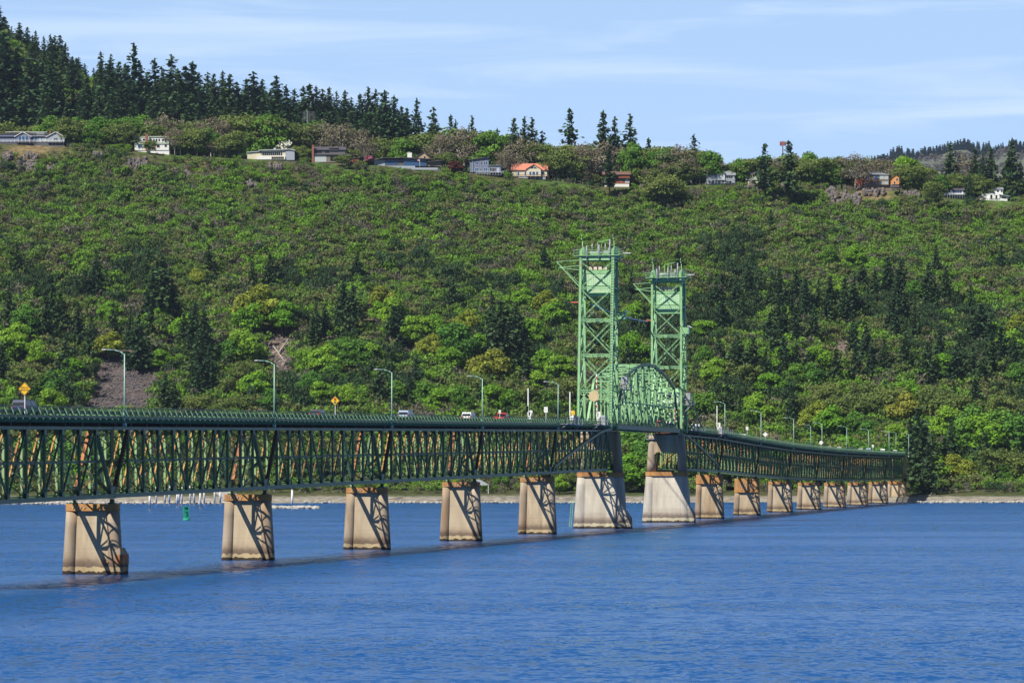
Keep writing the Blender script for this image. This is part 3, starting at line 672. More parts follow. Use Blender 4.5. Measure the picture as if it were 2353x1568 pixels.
    m = MB(); m.box(xv - .6, xv + 1.4, -W2 - 1.9, -W2 - .3, zq, zq + 1.6); m.bar((xv, -W2, zq), (xv, -W2 - 1.9, zq - .1), .2, .2); m.build('winch_box', TOWERGREEN, root)
    m = MB(); m.prism([(-W2 - 1.6, zq + 1.9), (-W2 - 2.6, zq + 1.5), (-W2 - 2.6, zq + 1.65), (-W2 - 1.6, zq + 2.05)], 'x', xv - .6, xv + 1.2); m.build('winch_hood', WHITE, root)
    if m_ < 0:
        m = MB()
        for y in (-5.6, -4.5): m.bar((4.4, y, 28.3), (19, y, deckz(n) + .1), .12, .35); m.bar((4.4, y, 29.4), (19, y, deckz(n) + 1.2), .07, .07)
        for k in range(26):
            u = k / 26; z = 28.3 + (deckz(n) - 28.3) * u; m.box(4.4 + 14.6 * u, 4.8 + 14.6 * u, -5.6, -4.5, z, z + .05)
            if k % 3 == 0: m.bar((4.4 + 14.6 * u, -5.6, z), (4.4 + 14.6 * u, -5.6, z + 1.1), .06, .06)
        for xx in (9.5, 15): m.bar((xx, -5.0, 21.5), (xx, -5.0, 28.3 - (xx - 4.4) * .39), .16, .16); m.bar((xx, -5.0, 21.6), (xx, -3.1, 21.4), .16, .16)
        m.build('stairway', DKSHADEGREEN, root)
    return root
tw_a = tower(5, 1, 'near lift tower of pale green steel, the taller one left of the arched span')
tw_b = tower(6.28, -1, 'far lift tower of pale green steel, with a side stairway, right of the arched span')
CWM = mat('counterweight_panel', (.40, .62, .38), .6, (.50, .50, .36), .5, .52, .78, stretch=(1, 1, .15))
CREAM = mat('cream_concrete', (.68, .56, .44), .8)
for n, m_, lab in ((5, 1, 'streaked green counterweight hanging in the near lift tower, cream blocks on top'), (6.28, -1, 'clean green counterweight hanging in the far lift tower, cream blocks on top')):
    root = empty('counterweight', br(n), RZ); tag(root, lab, 'counterweight', 'counterweights in the lift towers')
    xa, xc = sorted((-.5 * m_, -3.0 * m_)); m = MB(); m.box(xa, xc, -3.0, 3.0, 50.6, 55.5)
    for k in range(13):
        y = -3 + k * .5; m.box(xa - .05, xc + .05, y - .03, y + .03, 51.2, 54.9)
    m.build('panel_box', CWM, root)
    m = MB(); m.box(xa - .09, xc + .09, -3.08, 3.08, 50.2, 50.9); m.box(xa - .09, xc + .09, -3.08, 3.08, 52.3, 52.42); m.box(xa - .09, xc + .09, -3.08, 3.08, 54.95, 55.6)
    for k in range(12): m.box(xa - .12, xc + .12, -2.95 + k * .52, -2.7 + k * .52, 55.6, 55.75)
    m.build('frame_bands', TOWERGREEN, root)
    for y in (1.6, .55, -.5, -1.65):
        m = MB(); m.box(xa + .05, xa + 1.3, y - .36, y + .36, 55.76, 56.55); m.box(xa + .3, xa + .9, y - .15, y + .15, 56.55, 56.7); m.build('balance_block', CREAM, root)
    for y in (2.5, -2.5):
        m = MB()
        for k in range(4): m.tube((-1.2 * m_ + .12 * k, y, 55.7), (-1.2 * m_ + .12 * k, y, 58.6), .05, n=5)
        m.build('hoist_ropes', DKSHADERUST, root)

# ---- lift span: through truss with a curved top chord
LL = 1.28 * SP - 1.4; LP = LL / 10; YW = 3.2
HT = [0, 10.4, 12.3, 13.7, 14.6, 14.9, 14.6, 13.7, 12.3, 10.4, 0]
root = empty('lift_span', br(5, 0, 21.75) + Vector((DX, DY, 0)) * .7, RZ); tag(root, 'arched green through truss hanging between the two lift towers', 'bridge span')
for s in (-1, 1):
    y = s * YW
    m = MB(); m.box(0, LL, y - .28, y + .28, -.2, .75); m.box(0, LL, y - .36, y + .36, .75, .8); m.box(0, LL, y - .36, y + .36, -.25, -.2); m.build('bottom_chord', DKSHADEGREEN, root)
    m = MB(); P = [(i * LP, y, HT[i]) for i in range(11)]
    for a, b_ in zip(P[:-1], P[1:]): m.bar(a, b_, .5, .5)
    for i in range(1, 10): gusset(m, P[i][0], y, P[i][2] - .3, 1.0, .9)
    m.build('top_chord', TOWERGREEN if s > 0 else DKSHADEGREEN, root)  # near chord takes the dark green, shade painted into it
    for i in range(1, 10):
        m = MB(); laced(m, (i * LP, y, .7), (i * LP, y, HT[i] - .2), .38, .34, step=.8); m.build('vertical', TOWERGREEN, root)
    for i in range(1, 9):
        a, b_ = ((i * LP, y, HT[i] - .2), ((i + 1) * LP, y, .7)) if i < 5 else ((i * LP, y, .7), ((i + 1) * LP, y, HT[i + 1] - .2))
        m = MB(); laced(m, a, b_, .32, .3, step=.9); m.build('diagonal', TOWERGREEN, root)
    for i in range(10):
        m = MB(); x = (i + .5) * LP; h = (HT[i] + HT[i + 1]) / 2 * (.5 if 0 < i < 9 else .98); laced(m, (x, y, .7), (x, y, h), .22, .24, step=.8, t=.06); m.build('sub_vertical', TOWERGREEN, root)
    m = MB(); m.box(LP, LL - LP, y - .1, y + .1, 5.6, 5.85); m.build('side_girt', TOWERGREEN, root)
    m = MB(); yy = s * 2.85
    m.box(.1, LL - .1, yy - .05, yy + .05, 1.85, 1.95); m.box(.1, LL - .1, yy - .05, yy + .05, 1.25, 1.55)
    for k in range(38): m.box(k * LL / 38 + .3, k * LL / 38 + .42, yy - .07, yy + .07, .82, 1.85)
    m.build('railing', DKSHADEGREEN, root)
for i in range(1, 10):
    m = MB(); x, h = i * LP, HT[i]
    m.bar((x, -YW, h - .1), (x, YW, h - .1), .3, .3, (1, 0, 0)); hl = 6.6
    laced(m, (x, -YW, hl), (x, YW, hl), .45, .25, (1, 0, 0), .6, .09)
    for s in (-1, 1):
        laced(m, (x, -s * YW, hl + .2), (x, s * YW, h - .3), .26, .2, (1, 0, 0), .7, .07); m.bar((x, s * YW, 4.9), (x, s * (YW - 1.5), hl - .2), .16, .16, (1, 0, 0))
    m.build('sway_frame', TOWERGREEN, root)
m = MB()
for i in range(1, 9):
    for s in (-1, 1): laced(m, (i * LP, -s * YW, HT[i]), ((i + 1) * LP, s * YW, HT[i + 1]), .24, .2, (0, 0, 1), .9, .07)
    m.bar(((i + .5) * LP, -YW, (HT[i] + HT[i + 1]) / 2), ((i + .5) * LP, YW, (HT[i] + HT[i + 1]) / 2), .24, .2)
m.build('top_bracing', TOWERGREEN, root)
m = MB()
for i in range(11): m.box(i * LP - .15 + (.2 if i == 0 else 0) - (.2 if i == 10 else 0), i * LP + .15 + (.2 if i == 0 else 0) - (.2 if i == 10 else 0), -YW + .3, YW - .3, -.1, .6)
m.build('floor_beams', DKSHADEGREEN, root)
m = MB(); m.box(.05, LL - .05, -YW + .32, YW - .32, .62, .8); m.build('deck', ASPHALT, root)

# operator's cabin over the road at the far tower
root = empty('operator_cabin', br(6.28, 0, 28.2) + Vector((DX, DY, 0)) * 1.0, RZ); tag(root, "bridge operator's white cabin with a green roof, inside the far lift tower", 'cabin')
m = MB(); m.box(0, 3.6, -2.6, 2.9, 0, 3.1); m.build('wall', WHITE, root)
m = MB(); m.loft([[(-.4, -3.0, 3.11), (4.0, -3.0, 3.11), (4.0, 3.3, 3.11), (-.4, 3.3, 3.11)], [(.5, -2.2, 4.2), (3.1, -2.2, 4.2), (3.1, 2.5, 4.2), (.5, 2.5, 4.2)]]); m.build('roof', TOWERGREEN, root)
for k in range(4):
    y = -2.2 + k * 1.25; m = MB(); m.box(-.06, .0, y, y + 1.0, 1.2, 2.6); o = m.build('window', STEEL, root); m = MB(); m.box(-.09, -.062, y + .08, y + .92, 1.28, 2.52); m.build('pane', GLASS, o)
m = MB(); m.box(-.2, 4.0, -3.3, 3.3, -.45, -.02); m.build('floor_beam', TOWERGREEN, root)
# ------------------------------------------------------------------ houses on the rim
CREAMW = mat('cream_siding', (.66, .60, .44), .7, vary=.05); WHITEW = mat('white_siding', (.78, .78, .76), .7, vary=.04); BLUEW = mat('blue_grey_siding', (.16, .19, .29), .7, vary=.06)
GREYW = mat('grey_siding', (.34, .38, .44), .7, vary=.06); DKW = mat('dark_grey_siding', (.10, .105, .12), .7, vary=.08); WOODW = mat('redwood_siding', (.30, .085, .035), .7, vary=.15); TANW = mat('tan_siding', (.42, .31, .18), .7, vary=.08); ORW = mat('orange_siding', (.70, .30, .09), .7, vary=.05)
BROWNW = mat('brown_grey_siding', (.20, .16, .13), .7, vary=.08); BRICK = mat('red_brick', (.26, .085, .06), .85, (.32, .14, .1), 2.0, .45, .6)
R_DK = mat('dark_shingles', (.075, .065, .08), .85, vary=.15); R_GREY = mat('grey_shingles', (.23, .25, .28), .85, vary=.12); R_SAL = mat('salmon_roof', (.55, .20, .13), .8, vary=.08); R_GRN = mat('green_grey_shingles', (.23, .27, .22), .85, vary=.1); R_PALE = mat('pale_flat_roof', (.55, .57, .58), .7); R_BROWN = mat('brown_shingles', (.16, .09, .07), .85)
REGION = {2: (0, 0, 2.6133), 3: (800, 200, 2.6133), 4: (1600, 250, 2.6133), 5: (2500, 350, 2.4118)}
class House:
    """coordinates are taken from an enlarged view of the photograph (x right, y down); depths in metres"""
    def __init__(s, reg, name, label, x0, yb, Y=None, cat='house'):
        ox, oy, k = REGION[reg]; s.k = k * 1.4728; s.x0, s.yb = x0, yb
        dx, dy = (ox + x0 / k) / 1.4728, (oy + yb / k) / 1.4728
        s.Y = Y or float(shore_Y(dx)) + 511; s.u = s.Y / F / s.k
        s.root = empty(name, at(dx, dy, s.Y)); tag(s.root, label, cat, 'houses along the rim' if cat == 'house' else None)
    def X(s, x): return (x - s.x0) * s.u
    def Z(s, y): return (s.yb - y) * s.u
    def wall(s, x0, y0, x1, y1, m, d0=0.0, d1=8.0, name='wall'):
        mb = MB(); mb.box(s.X(x0), s.X(x1), d0, d1, s.Z(y1), s.Z(y0)); return mb.build(name, m, s.root)
    def foot(s, x0, x1, m, d0=.3, d1=8.5):
        mb = MB(); mb.box(s.X(x0), s.X(x1), d0, d1, -4.5, -.01); return mb.build('foundation', m, s.root)
    def gable_x(s, x0, x1, ye, yr, m, wm, d0=0.0, d1=8.0, over=.5, t=.22):
        """ridge runs left to right"""
        zr, ze, dm = s.Z(yr), s.Z(ye), (d0 + d1) / 2; a, b = s.X(x0), s.X(x1); sl = (zr - ze) / (dm - d0); dz = over * sl
        mb = MB(); mb.prism([(d0 - over, ze - dz), (dm, zr), (d1 + over, ze - dz), (d1 + over, ze - dz + t), (dm, zr + t), (d0 - over, ze - dz + t)], 'x', a - over, b + over); o = mb.build('roof', m, s.root)
        mb = MB(); mb.prism([(d0 + .02, ze + .01), (d1 - .02, ze + .01), (dm, zr - .02)], 'x', a + .02, b - .02); mb.build('gable_wall', wm, s.root); return o
    def gable_y(s, x0, x1, ye, yr, m, wm, d0=0.0, d1=6.0, over=.5, t=.22, xm=None, trim=None):
        """gable faces the river"""
        a, b = s.X(x0), s.X(x1); c = s.X(xm) if xm else (a + b) / 2; zr, ze = s.Z(yr), s.Z(ye); mb = MB(); l, r = (zr - ze) / (c - a), (zr - ze) / (b - c)
        mb.prism([(a - over, ze - l * over), (c, zr), (b + over, ze - r * over), (b + over, ze - r * over + t), (c, zr + t), (a - over, ze - l * over + t)], 'y', d0 - over, d1); o = mb.build('roof', m, s.root)
        mb = MB(); mb.prism([(a + .02, ze + .01), (b - .02, ze + .01), (c, zr - .02)], 'y', d0 + .02, d1 - .02); mb.build('gable_wall', wm, s.root)
        if trim:
            mb = MB(); f = d0 - over - .04
            for (p, q) in (((a - over, ze - l * over), (c, zr)), ((c, zr), (b + over, ze - r * over))): mb.bar((p[0], f, p[1] + t / 2), (q[0], f, q[1] + t / 2), .08, t + .08, (0, 1, 0))
            mb.build('roof_trim', trim, o)
        return o
    def slab(s, pts, m, d0=-.8, d1=8.5, t=.3, name='roof'):
        """roof line seen from the front: list of (x, y) points, thickness downwards"""
        P = [(s.X(x), s.Z(y)) for x, y in pts]; mb = MB(); mb.prism(P + [(x, z - t) for x, z in reversed(P)], 'y', d0, d1); return mb.build(name, m, s.root)
    def win(s, x0, y0, x1, y1, d=0.0, n=1, fm=None, gm=None):
        a, b, lo, hi = s.X(x0), s.X(x1), s.Z(y1), s.Z(y0); f = .09; mb = MB()
        mb.box(a - f, b + f, d - .07, d - .003, lo - f, lo); mb.box(a - f, b + f, d - .07, d - .003, hi, hi + f); mb.box(a - f, a, d - .07, d - .003, lo, hi); mb.box(b, b + f, d - .07, d - .003, lo, hi)
        for i in range(1, n): xx = a + (b - a) * i / n; mb.box(xx - .05, xx + .05, d - .065, d - .04, lo, hi)
        o = mb.build('window', fm or WHITE, s.root); mb = MB(); mb.box(a + .004, b - .004, d - .036, d - .01, lo + .004, hi - .004); mb.build('pane', gm or GLASS, o)
    def chimney(s, x0, y0, x1, y1, d0=2.5, d1=3.7, m=None):
        mb = MB(); mb.box(s.X(x0), s.X(x1), d0, d1, s.Z(y1), s.Z(y0)); mb.box(s.X(x0) - .08, s.X(x1) + .08, d0 - .08, d1 + .08, s.Z(y0), s.Z(y0) + .2); mb.build('chimney', m or BRICK, s.root)
    def deck(s, x0, x1, y, m, d0=-2.6, d1=-.05, rail=None, ry=None, n=9, down=1.8):
        a, b, z = s.X(x0), s.X(x1), s.Z(y); mb = MB(); mb.box(a, b, d0, d1, z - .28, z); o = mb.build('deck', m, s.root)
        mb = MB()
        for i in range(n): xx = a + .1 + (b - a - .2) * i / (n - 1); mb.box(xx - .08, xx + .08, d0 + .02, d0 + .18, z - .28 - down, z - .281)
        mb.build('deck_posts', m, o)
        if rail:
            h = s.Z(ry) - z; mb = MB()
            for i in range(n): xx = a + .1 + (b - a - .2) * i / (n - 1); mb.box(xx - .07, xx + .07, d0, d0 + .14, z + .001, z + h)
            mb.box(a, b, d0 + .02, d0 + .1, z + h, z + h + .08); mb.box(a, b, d0 + .04, d0 + .07, z + h * .35, z + h * .5); mb.build('railing', rail, o)
BLUEGLASS = mat('bright_window_glass', (.035, .10, .22), .1, vary=.1)
PALEGLASS = mat('curtained_window', (.45, .50, .52), .3, vary=.1)
# 1 blue-grey, at the left edge
h = House(2, 'gabled_house', 'long blue-grey house with two gables and a white-posted deck, at the left edge', 0, 1255)
h.foot(-40, 570, DKW); h.wall(-40, 1212, 412, 1255, BLUEW, 0, 8); h.slab([(-60, 1178), (430, 1178)], R_DK, 3.0, 9, .5); h.slab([(-70, 1207), (430, 1207)], R_DK, -.6, 3.4, .25, 'lower_roof'); h.wall(-40, 1180, 410, 1211, BLUEW, 3.2, 8, 'upper_wall'); h.slab([(40, 1160), (408, 1160)], WHITE, 3.4, 9.2, .28, 'roof_edge')
for x in (268, 295, 318, 340, 362): h.win(x, 1172, x + 20, 1193, 3.2, fm=WHITE, gm=PALEGLASS if x > 310 else GLASS)
h.wall(140, 1211, 272, 1255, BLUEW, -1.6, 0, 'bay_wall'); h.gable_y(138, 275, 1211, 1172, R_DK, BLUEW, -1.6, 3, .45, trim=WHITE)
for x in (168, 198, 228): h.win(x, 1208, x + 25, 1250, -1.6, gm=BLUEGLASS)
h.win(280, 1218, 330, 1248, 0, 2, gm=BLUEGLASS); h.win(345, 1220, 362, 1252, 0, gm=PALEGLASS); h.win(375, 1222, 408, 1245, 0, gm=PALEGLASS)
h.wall(413, 1213, 572, 1255, GREYW, -.9, 8, 'side_wing_wall'); h.gable_y(413, 575, 1213, 1170, R_DK, GREYW, -.9, 8, .45, trim=WHITE); h.win(480, 1222, 510, 1240, -.9, 2); h.win(487, 1182, 500, 1192, -.87, gm=GLASS)
h.chimney(427, 1142, 438, 1180, 4, 5); h.deck(-30, 570, 1262, DKW, -3.6, -1.7, WHITE, 1242, 19, 1.0)
# 2 white, brick chimney
h = House(2, 'white_house', 'white steep-roofed house with a red brick chimney on its front', 1190, 1328)
h.foot(1190, 1495, WHITEW); h.wall(1190, 1272, 1493, 1328, WHITEW, 0, 7.5); h.gable_x(1193, 1490, 1272, 1202, R_GRN, WHITEW, 0, 7.5, .25); h.wall(1318, 1218, 1455, 1262, WHITEW, .5, 3.6, 'dormer_wall'); h.slab([(1314, 1212), (1460, 1212)], R_GRN, .2, 4.0, .2, 'dormer_roof'); h.wall(1253, 1218, 1288, 1262, WHITEW, .6, 3.0, 'dormer_wall'); h.slab([(1250, 1213), (1290, 1213)], R_GRN, .4, 3.4, .15, 'dormer_roof')
h.win(1260, 1226, 1282, 1244, .6, gm=GLASS)
for x in (1328, 1352, 1376, 1400, 1432): h.win(x, 1228, x + 14, 1248, .5)
h.chimney(1286, 1188, 1310, 1330, -.9, -.02); h.chimney(1470, 1176, 1484, 1262, 3, 4.2); h.win(1222, 1278, 1260, 1308, 0, gm=BLUEGLASS); h.win(1326, 1278, 1344, 1310, 0, gm=PALEGLASS); h.win(1386, 1281, 1411, 1305, 0); h.win(1455, 1281, 1475, 1300, 0); h.win(1366, 1280, 1374, 1326, 0, fm=WOODW, gm=WOODW)
# 3 low cream
h = House(3, 'low_modern_house', 'low cream modern house with a long window band and pale flat roof', 95, 895)
h.foot(95, 515, CREAMW); h.wall(95, 828, 222, 892, CREAMW, 0, 7); h.slab([(90, 822), (228, 812)], R_PALE, -.6, 7.5, .3)
h.wall(224, 808, 434, 893, CREAMW, -.6, 8); h.wall(436, 808, 514, 894, GREYW, -1.0, 8, 'side_wall'); h.slab([(195, 806), (470, 796), (522, 808)], R_PALE, -1.6, 8.6, .32); h.win(228, 822, 388, 853, -.6, 9, gm=GLASS); h.win(392, 822, 404, 855, -.6)
h.wall(182, 862, 432, 890, WHITEW, -1.6, -.61, 'terrace_wall'); h.win(312, 866, 420, 886, -1.6, 7, fm=CREAMW, gm=GLASS); h.win(105, 832, 132, 840, 0, 3, gm=GLASS); h.chimney(325, 786, 341, 806, 3, 4, R_PALE)
# 4 dark-roofed brown
h = House(3, 'brown_house', 'dark-roofed brown house with brick chimney and tall white windows, half behind an oak', 668, 915)
h.foot(668, 1085, BROWNW); h.wall(686, 838, 1000, 915, BROWNW, 0, 8); h.wall(686, 800, 960, 837, DKW, 1.2, 7.5, 'upper_wall'); h.slab([(680, 842), (1055, 842)], R_DK, -.7, 4, .35, 'lower_roof'); h.gable_x(686, 962, 800, 772, R_DK, DKW, 1.0, 7.8, .4)
h.wall(822, 786, 896, 812, DKW, .9, 3.5, 'dormer_wall'); h.slab([(816, 783), (902, 783)], R_DK, .5, 4, .25, 'dormer_roof'); h.win(828, 790, 890, 810, .9, 4, fm=DKW); h.win(692, 802, 752, 828, 1.2, 4, fm=DKW); h.win(782, 803, 818, 827, 1.2, 2, fm=DKW)
h.win(694, 850, 792, 906, 0, 5, gm=PALEGLASS); h.win(830, 862, 960, 900, 0, 6, fm=DKW); h.chimney(667, 762, 685, 915, -.4, .9); h.wall(1002, 878, 1082, 930, WOODW, -.3, 6, 'timber_wall'); h.slab([(995, 872), (1090, 872)], R_DK, -.8, 6.5, .3)
# 5 long dark modern
h = House(3, 'long_modern_house', 'long dark modern house with blue glass walls and a peaked tan gable behind', 1180, 948)
h.foot(1180, 1815, DKW); h.wall(1215, 892, 1312, 948, GREYW, 0, 8); h.wall(1312, 888, 1478, 947, DKW, .1, 8, 'centre_wall'); h.wall(1478, 884, 1680, 947, DKW, -.4, 8, 'glazed_wall'); h.wall(1682, 905, 1812, 960, BROWNW, .3, 8, 'carport_wall')
h.slab([(1178, 902), (1300, 872), (1446, 872)], R_DK, -1.6, 8.6, .35); h.slab([(1440, 868), (1725, 882)], R_DK, -1.8, 8.6, .4); h.slab([(1690, 906), (1815, 896)], R_DK, -1.2, 8, .3)
h.win(1318, 892, 1428, 932, .1, 6, fm=DKW, gm=BLUEGLASS); h.win(1482, 890, 1672, 944, -.4, 8, fm=DKW, gm=BLUEGLASS); h.gable_y(1545, 1728, 884, 812, R_DK, TANW, 7.0, 15, .5, xm=1650); h.gable_y(1745, 1815, 898, 856, R_BROWN, TANW, 9, 15, .4); h.win(1652, 848, 1668, 878, 7.0)
h.chimney(1506, 815, 1545, 870, 9, 11, WHITEW); h.wall(1300, 948, 1580, 966, GREYW, -2.6, -1.9, 'terrace_wall'); h.wall(1420, 966, 1780, 985, GREYW, -4.2, -3.4, 'terrace_wall')
# 6 blue-grey two-storey
h = House(3, 'two_storey_house', 'blue-grey two-storey house with a slanting roof and a pale deck', 2060, 1000)
h.foot(2060, 2340, DKW); h.wall(2062, 896, 2230, 1000, BLUEW, 0, 8); h.slab([(2040, 892), (2238, 864)], R_DK, -.8, 8.5, .3); mb = MB(); mb.prism([(h.X(2062), h.Z(896) + .01), (h.X(2230), h.Z(896) + .01), (h.X(2230), h.Z(870))], 'y', .02, 7.9); mb.build('gable_wall', BLUEW, h.root)
h.wall(2232, 944, 2338, 1000, BLUEW, -.6, 7, 'wing_wall'); h.slab([(2226, 940), (2346, 938)], R_GREY, -1.1, 7.5, .25)
for x, y in ((2110, 906), (2186, 906), (2110, 962), (2186, 962)): h.win(x, y, x + 30, y + 28, 0, 2, gm=BLUEGLASS)
h.win(2158, 905, 2168, 940, 0); h.win(2156, 966, 2166, 992, 0); h.win(2240, 962, 2292, 997, -.6, 4, gm=GLASS); h.win(2305, 964, 2320, 998, -.6, gm=PALEGLASS); h.deck(2120, 2365, 1004, GREYW, -3.4, -.65, GREYW, 994, 11, 1.2); h.chimney(2086, 866, 2091, 1000, -.3, -.05, STEEL)
# 7 cream, salmon roof
h = House(4, 'salmon_roofed_house', 'cream house with a salmon-red roof and a front gable', 335, 935)
h.foot(400, 640, CREAMW, .6); h.wall(345, 846, 655, 908, CREAMW, 0, 9); h.gable_x(345, 655, 846, 790, R_SAL, CREAMW, 0, 9, .6); h.wall(475, 840, 600, 907, CREAMW, -1.3, -.01, 'bay_wall'); h.gable_y(475, 600, 842, 803, R_SAL, CREAMW, -1.3, 4.5, .5)
h.wall(400, 909, 642, 935, GREYW, -.2, 8, 'basement_wall'); h.deck(388, 672, 908, R_BROWN, -3.8, -1.31, None, None, 8, 1.6); mb = MB(); mb.box(h.X(388), h.X(672), -3.85, -3.75, h.Z(900), h.Z(896)); mb.build('deck_rail', R_BROWN, h.root)
for x0, x1, d in ((395, 408, 0), (456, 471, 0), (498, 516, -1.3), (525, 548, -1.3), (558, 575, -1.3), (596, 630, 0)): h.win(x0, 867, x1, 898, d, gm=BLUEGLASS)
mb = MB(); mb.prism([(h.X(505), h.Z(838)), (h.X(534), h.Z(838)), (h.X(534), h.Z(820))], 'y', -1.37, -1.29); mb.prism([(h.X(540), h.Z(838)), (h.X(569), h.Z(838)), (h.X(540), h.Z(820))], 'y', -1.37, -1.29); mb.build('gable_window', GLASS, h.root)
# 8 red-brown cabin
h = House(4, 'timber_cabin', 'red-brown timber cabin on a white foundation, behind dark pines', 1140, 1000)
h.foot(1165, 1382, WHITEW, .2, 7); h.wall(1165, 970, 1380, 1000, WHITEW, .15, 7, 'base_wall'); h.wall(1160, 888, 1386, 969, WOODW, 0, 7.5); h.gable_x(1152, 1388, 888, 862, R_BROWN, WOODW, 0, 7.5, .6); h.slab([(1140, 918), (1392, 918)], R_BROWN, -1.2, .6, .25, 'porch_roof')
h.win(1162, 932, 1196, 958, 0, 2, gm=GLASS); h.win(1346, 928, 1380, 962, 0, 2, gm=PALEGLASS); h.win(1300, 932, 1320, 950, 0); h.win(1232, 930, 1258, 958, 0, 1, fm=WOODW); h.win(1200, 894, 1230, 908, 0, 2, fm=WOODW)
# 9 grey-roofed
h = House(4, 'grey_roofed_house', 'pale house with a grey roof and raised deck, right of the towers', 2060, 975)
h.foot(2068, 2310, GREYW); h.wall(2068, 893, 2312, 975, GREYW, 0, 8); h.gable_x(2064, 2316, 893, 853, R_GREY, GREYW, 0, 8, .5); h.wall(2158, 884, 2224, 935, WHITEW, -1.0, 2, 'bay_wall'); h.slab([(2150, 880), (2232, 880)], R_GREY, -1.5, 3, .2, 'bay_roof')
h.win(2085, 903, 2140, 926, 0, 4, gm=PALEGLASS); h.win(2170, 896, 2212, 930, -1.0, 3, gm=PALEGLASS); h.win(2245, 902, 2295, 926, 0, 3, gm=GLASS); h.win(2090, 946, 2130, 966, 0, 2, gm=GLASS); h.win(2240, 946, 2290, 966, 0, 2, gm=GLASS); h.chimney(2060, 838, 2076, 975, -.2, .9, GREYW); h.deck(2068, 2314, 938, GREYW, -3, -1.1, GREYW, 928, 9, 2.2)
# 10 green-roofed cottage
h = House(5, 'green_roofed_cottage', 'small cream cottage with a green-grey roof and dark red dormer', 60, 655)
h.foot(70, 265, CREAMW); h.wall(72, 618, 180, 655, CREAMW, 0, 7); h.gable_x(62, 170, 618, 556, R_GRN, CREAMW, 0, 7, .5); h.wall(106, 570, 130, 600, WOODW, .9, 3, 'dormer_wall'); h.slab([(101, 566), (135, 566)], R_GRN, .6, 3.3, .18, 'dormer_roof'); h.win(110, 575, 126, 592, .9)
h.wall(182, 618, 262, 655, WOODW, .4, 7, 'wing_wall'); h.gable_y(170, 266, 618, 552, R_GRN, WOODW, .4, 7.5, .45, xm=205); h.win(85, 628, 100, 645, 0); h.win(200, 590, 222, 612, .4, 2); h.win(205, 628, 240, 648, .4, 2)
# 11 octagonal dark house
h = House(5, 'octagonal_house', 'dark house with a many-sided slate roof and tall bay windows', 940, 668)
h.foot(950, 1248, BROWNW, .5, 9)
def octo(mb, xc, rx, yc, ry, z0, z1, s=1.0, z2=None):
    pts = [(math.cos(a) , math.sin(a)) for a in [math.pi / 8 + i * math.pi / 4 for i in range(8)]]
    mb.loft([[(xc + rx * x, yc + ry * y, z0) for x, y in pts], [(xc + rx * s * x, yc + ry * s * y, z1) for x, y in pts]])
xc = h.X(1120); mb = MB(); octo(mb, xc, h.X(1250) - xc, 6.2, 6.6, 0, h.Z(582)); mb.build('wall', BROWNW, h.root); mb = MB(); octo(mb, xc, h.X(1268) - xc, 6.2, 7.4, h.Z(581), h.Z(548), .12); mb.build('roof', R_GREY, h.root)
h.wall(945, 602, 1030, 668, WOODW, 1.5, 8, 'left_wing_wall'); h.slab([(930, 600), (1045, 572)], R_GREY, .6, 8.6, .3); h.wall(1143, 584, 1222, 667, BROWNW, -.5, 3, 'bay_wall'); h.slab([(1138, 582), (1228, 582)], R_GREY, -.9, 3, .2, 'bay_roof')
for x in (1150, 1186): h.win(x, 588, x + 28, 617, -.5, gm=PALEGLASS); h.win(x, 640, x + 28, 657, -.5, gm=PALEGLASS)
h.win(1030, 596, 1050, 624, .02, gm=BLUEGLASS); h.win(1105, 592, 1136, 622, .02, gm=BLUEGLASS); h.win(1030, 645, 1050, 667, .02, gm=BLUEGLASS); h.win(1096, 643, 1138, 667, .02, 2, gm=BLUEGLASS); h.deck(1018, 1142, 632, R_BROWN, -1.6, .0, R_BROWN, 614, 7, 1.8)
h = House(5, 'orange_house', 'small orange gabled house just right of the octagonal house', 1248, 660, 1765)
mb = MB(); mb.box(h.X(1250), h.X(1306), .3, 6, -1.6, -.01); mb.build('foundation', STONE if 'STONE' in globals() else DKW, h.root); h.wall(1250, 606, 1306, 660, ORW, 0, 7); h.gable_y(1248, 1308, 606, 582, R_BROWN, ORW, 0, 7, .4); h.win(1282, 612, 1296, 630, 0); h.win(1262, 638, 1275, 655, 0)
# 12, 13
h = House(5, 'slate_roofed_house', 'white house with a dark slate roof and long deck, third house from the right', 1645, 770)
h.foot(1660, 1830, DKW); h.wall(1655, 706, 1830, 745, WHITEW, 0, 8); h.gable_x(1650, 1834, 706, 666, R_DK, WHITEW, 0, 8, .5); h.wall(1660, 746, 1828, 770, DKW, .4, 7, 'base_wall'); h.win(1664, 708, 1722, 732, 0, 4, gm=GLASS); h.win(1742, 708, 1816, 733, 0, 4, gm=BLUEGLASS); h.deck(1652, 1838, 744, GREYW, -3.0, -.05, WHITE, 734, 10, 2.0); h.chimney(1752, 650, 1764, 680, 3, 4.2)
h = House(5, 'small_white_house', 'small white two-block house with a porch, last house on the right', 2000, 778)
h.foot(2005, 2190, WHITEW); h.wall(2040, 730, 2126, 778, WHITEW, 0, 6); h.wall(2082, 700, 2156, 778, WHITEW, 1.5, 8, 'upper_wall'); h.gable_x(2080, 2158, 700, 682, R_GREY, WHITEW, 1.5, 8, .35); h.slab([(2034, 726), (2084, 720)], R_GREY, -.4, 6.3, .2); h.wall(2128, 752, 2200, 778, WHITEW, .6, 6, 'porch_wall'); h.slab([(2120, 740), (2212, 756)], R_PALE, -.8, 6.5, .2, 'porch_roof'); h.wall(1985, 735, 2039, 778, WHITEW, 1, 6, 'left_wall')
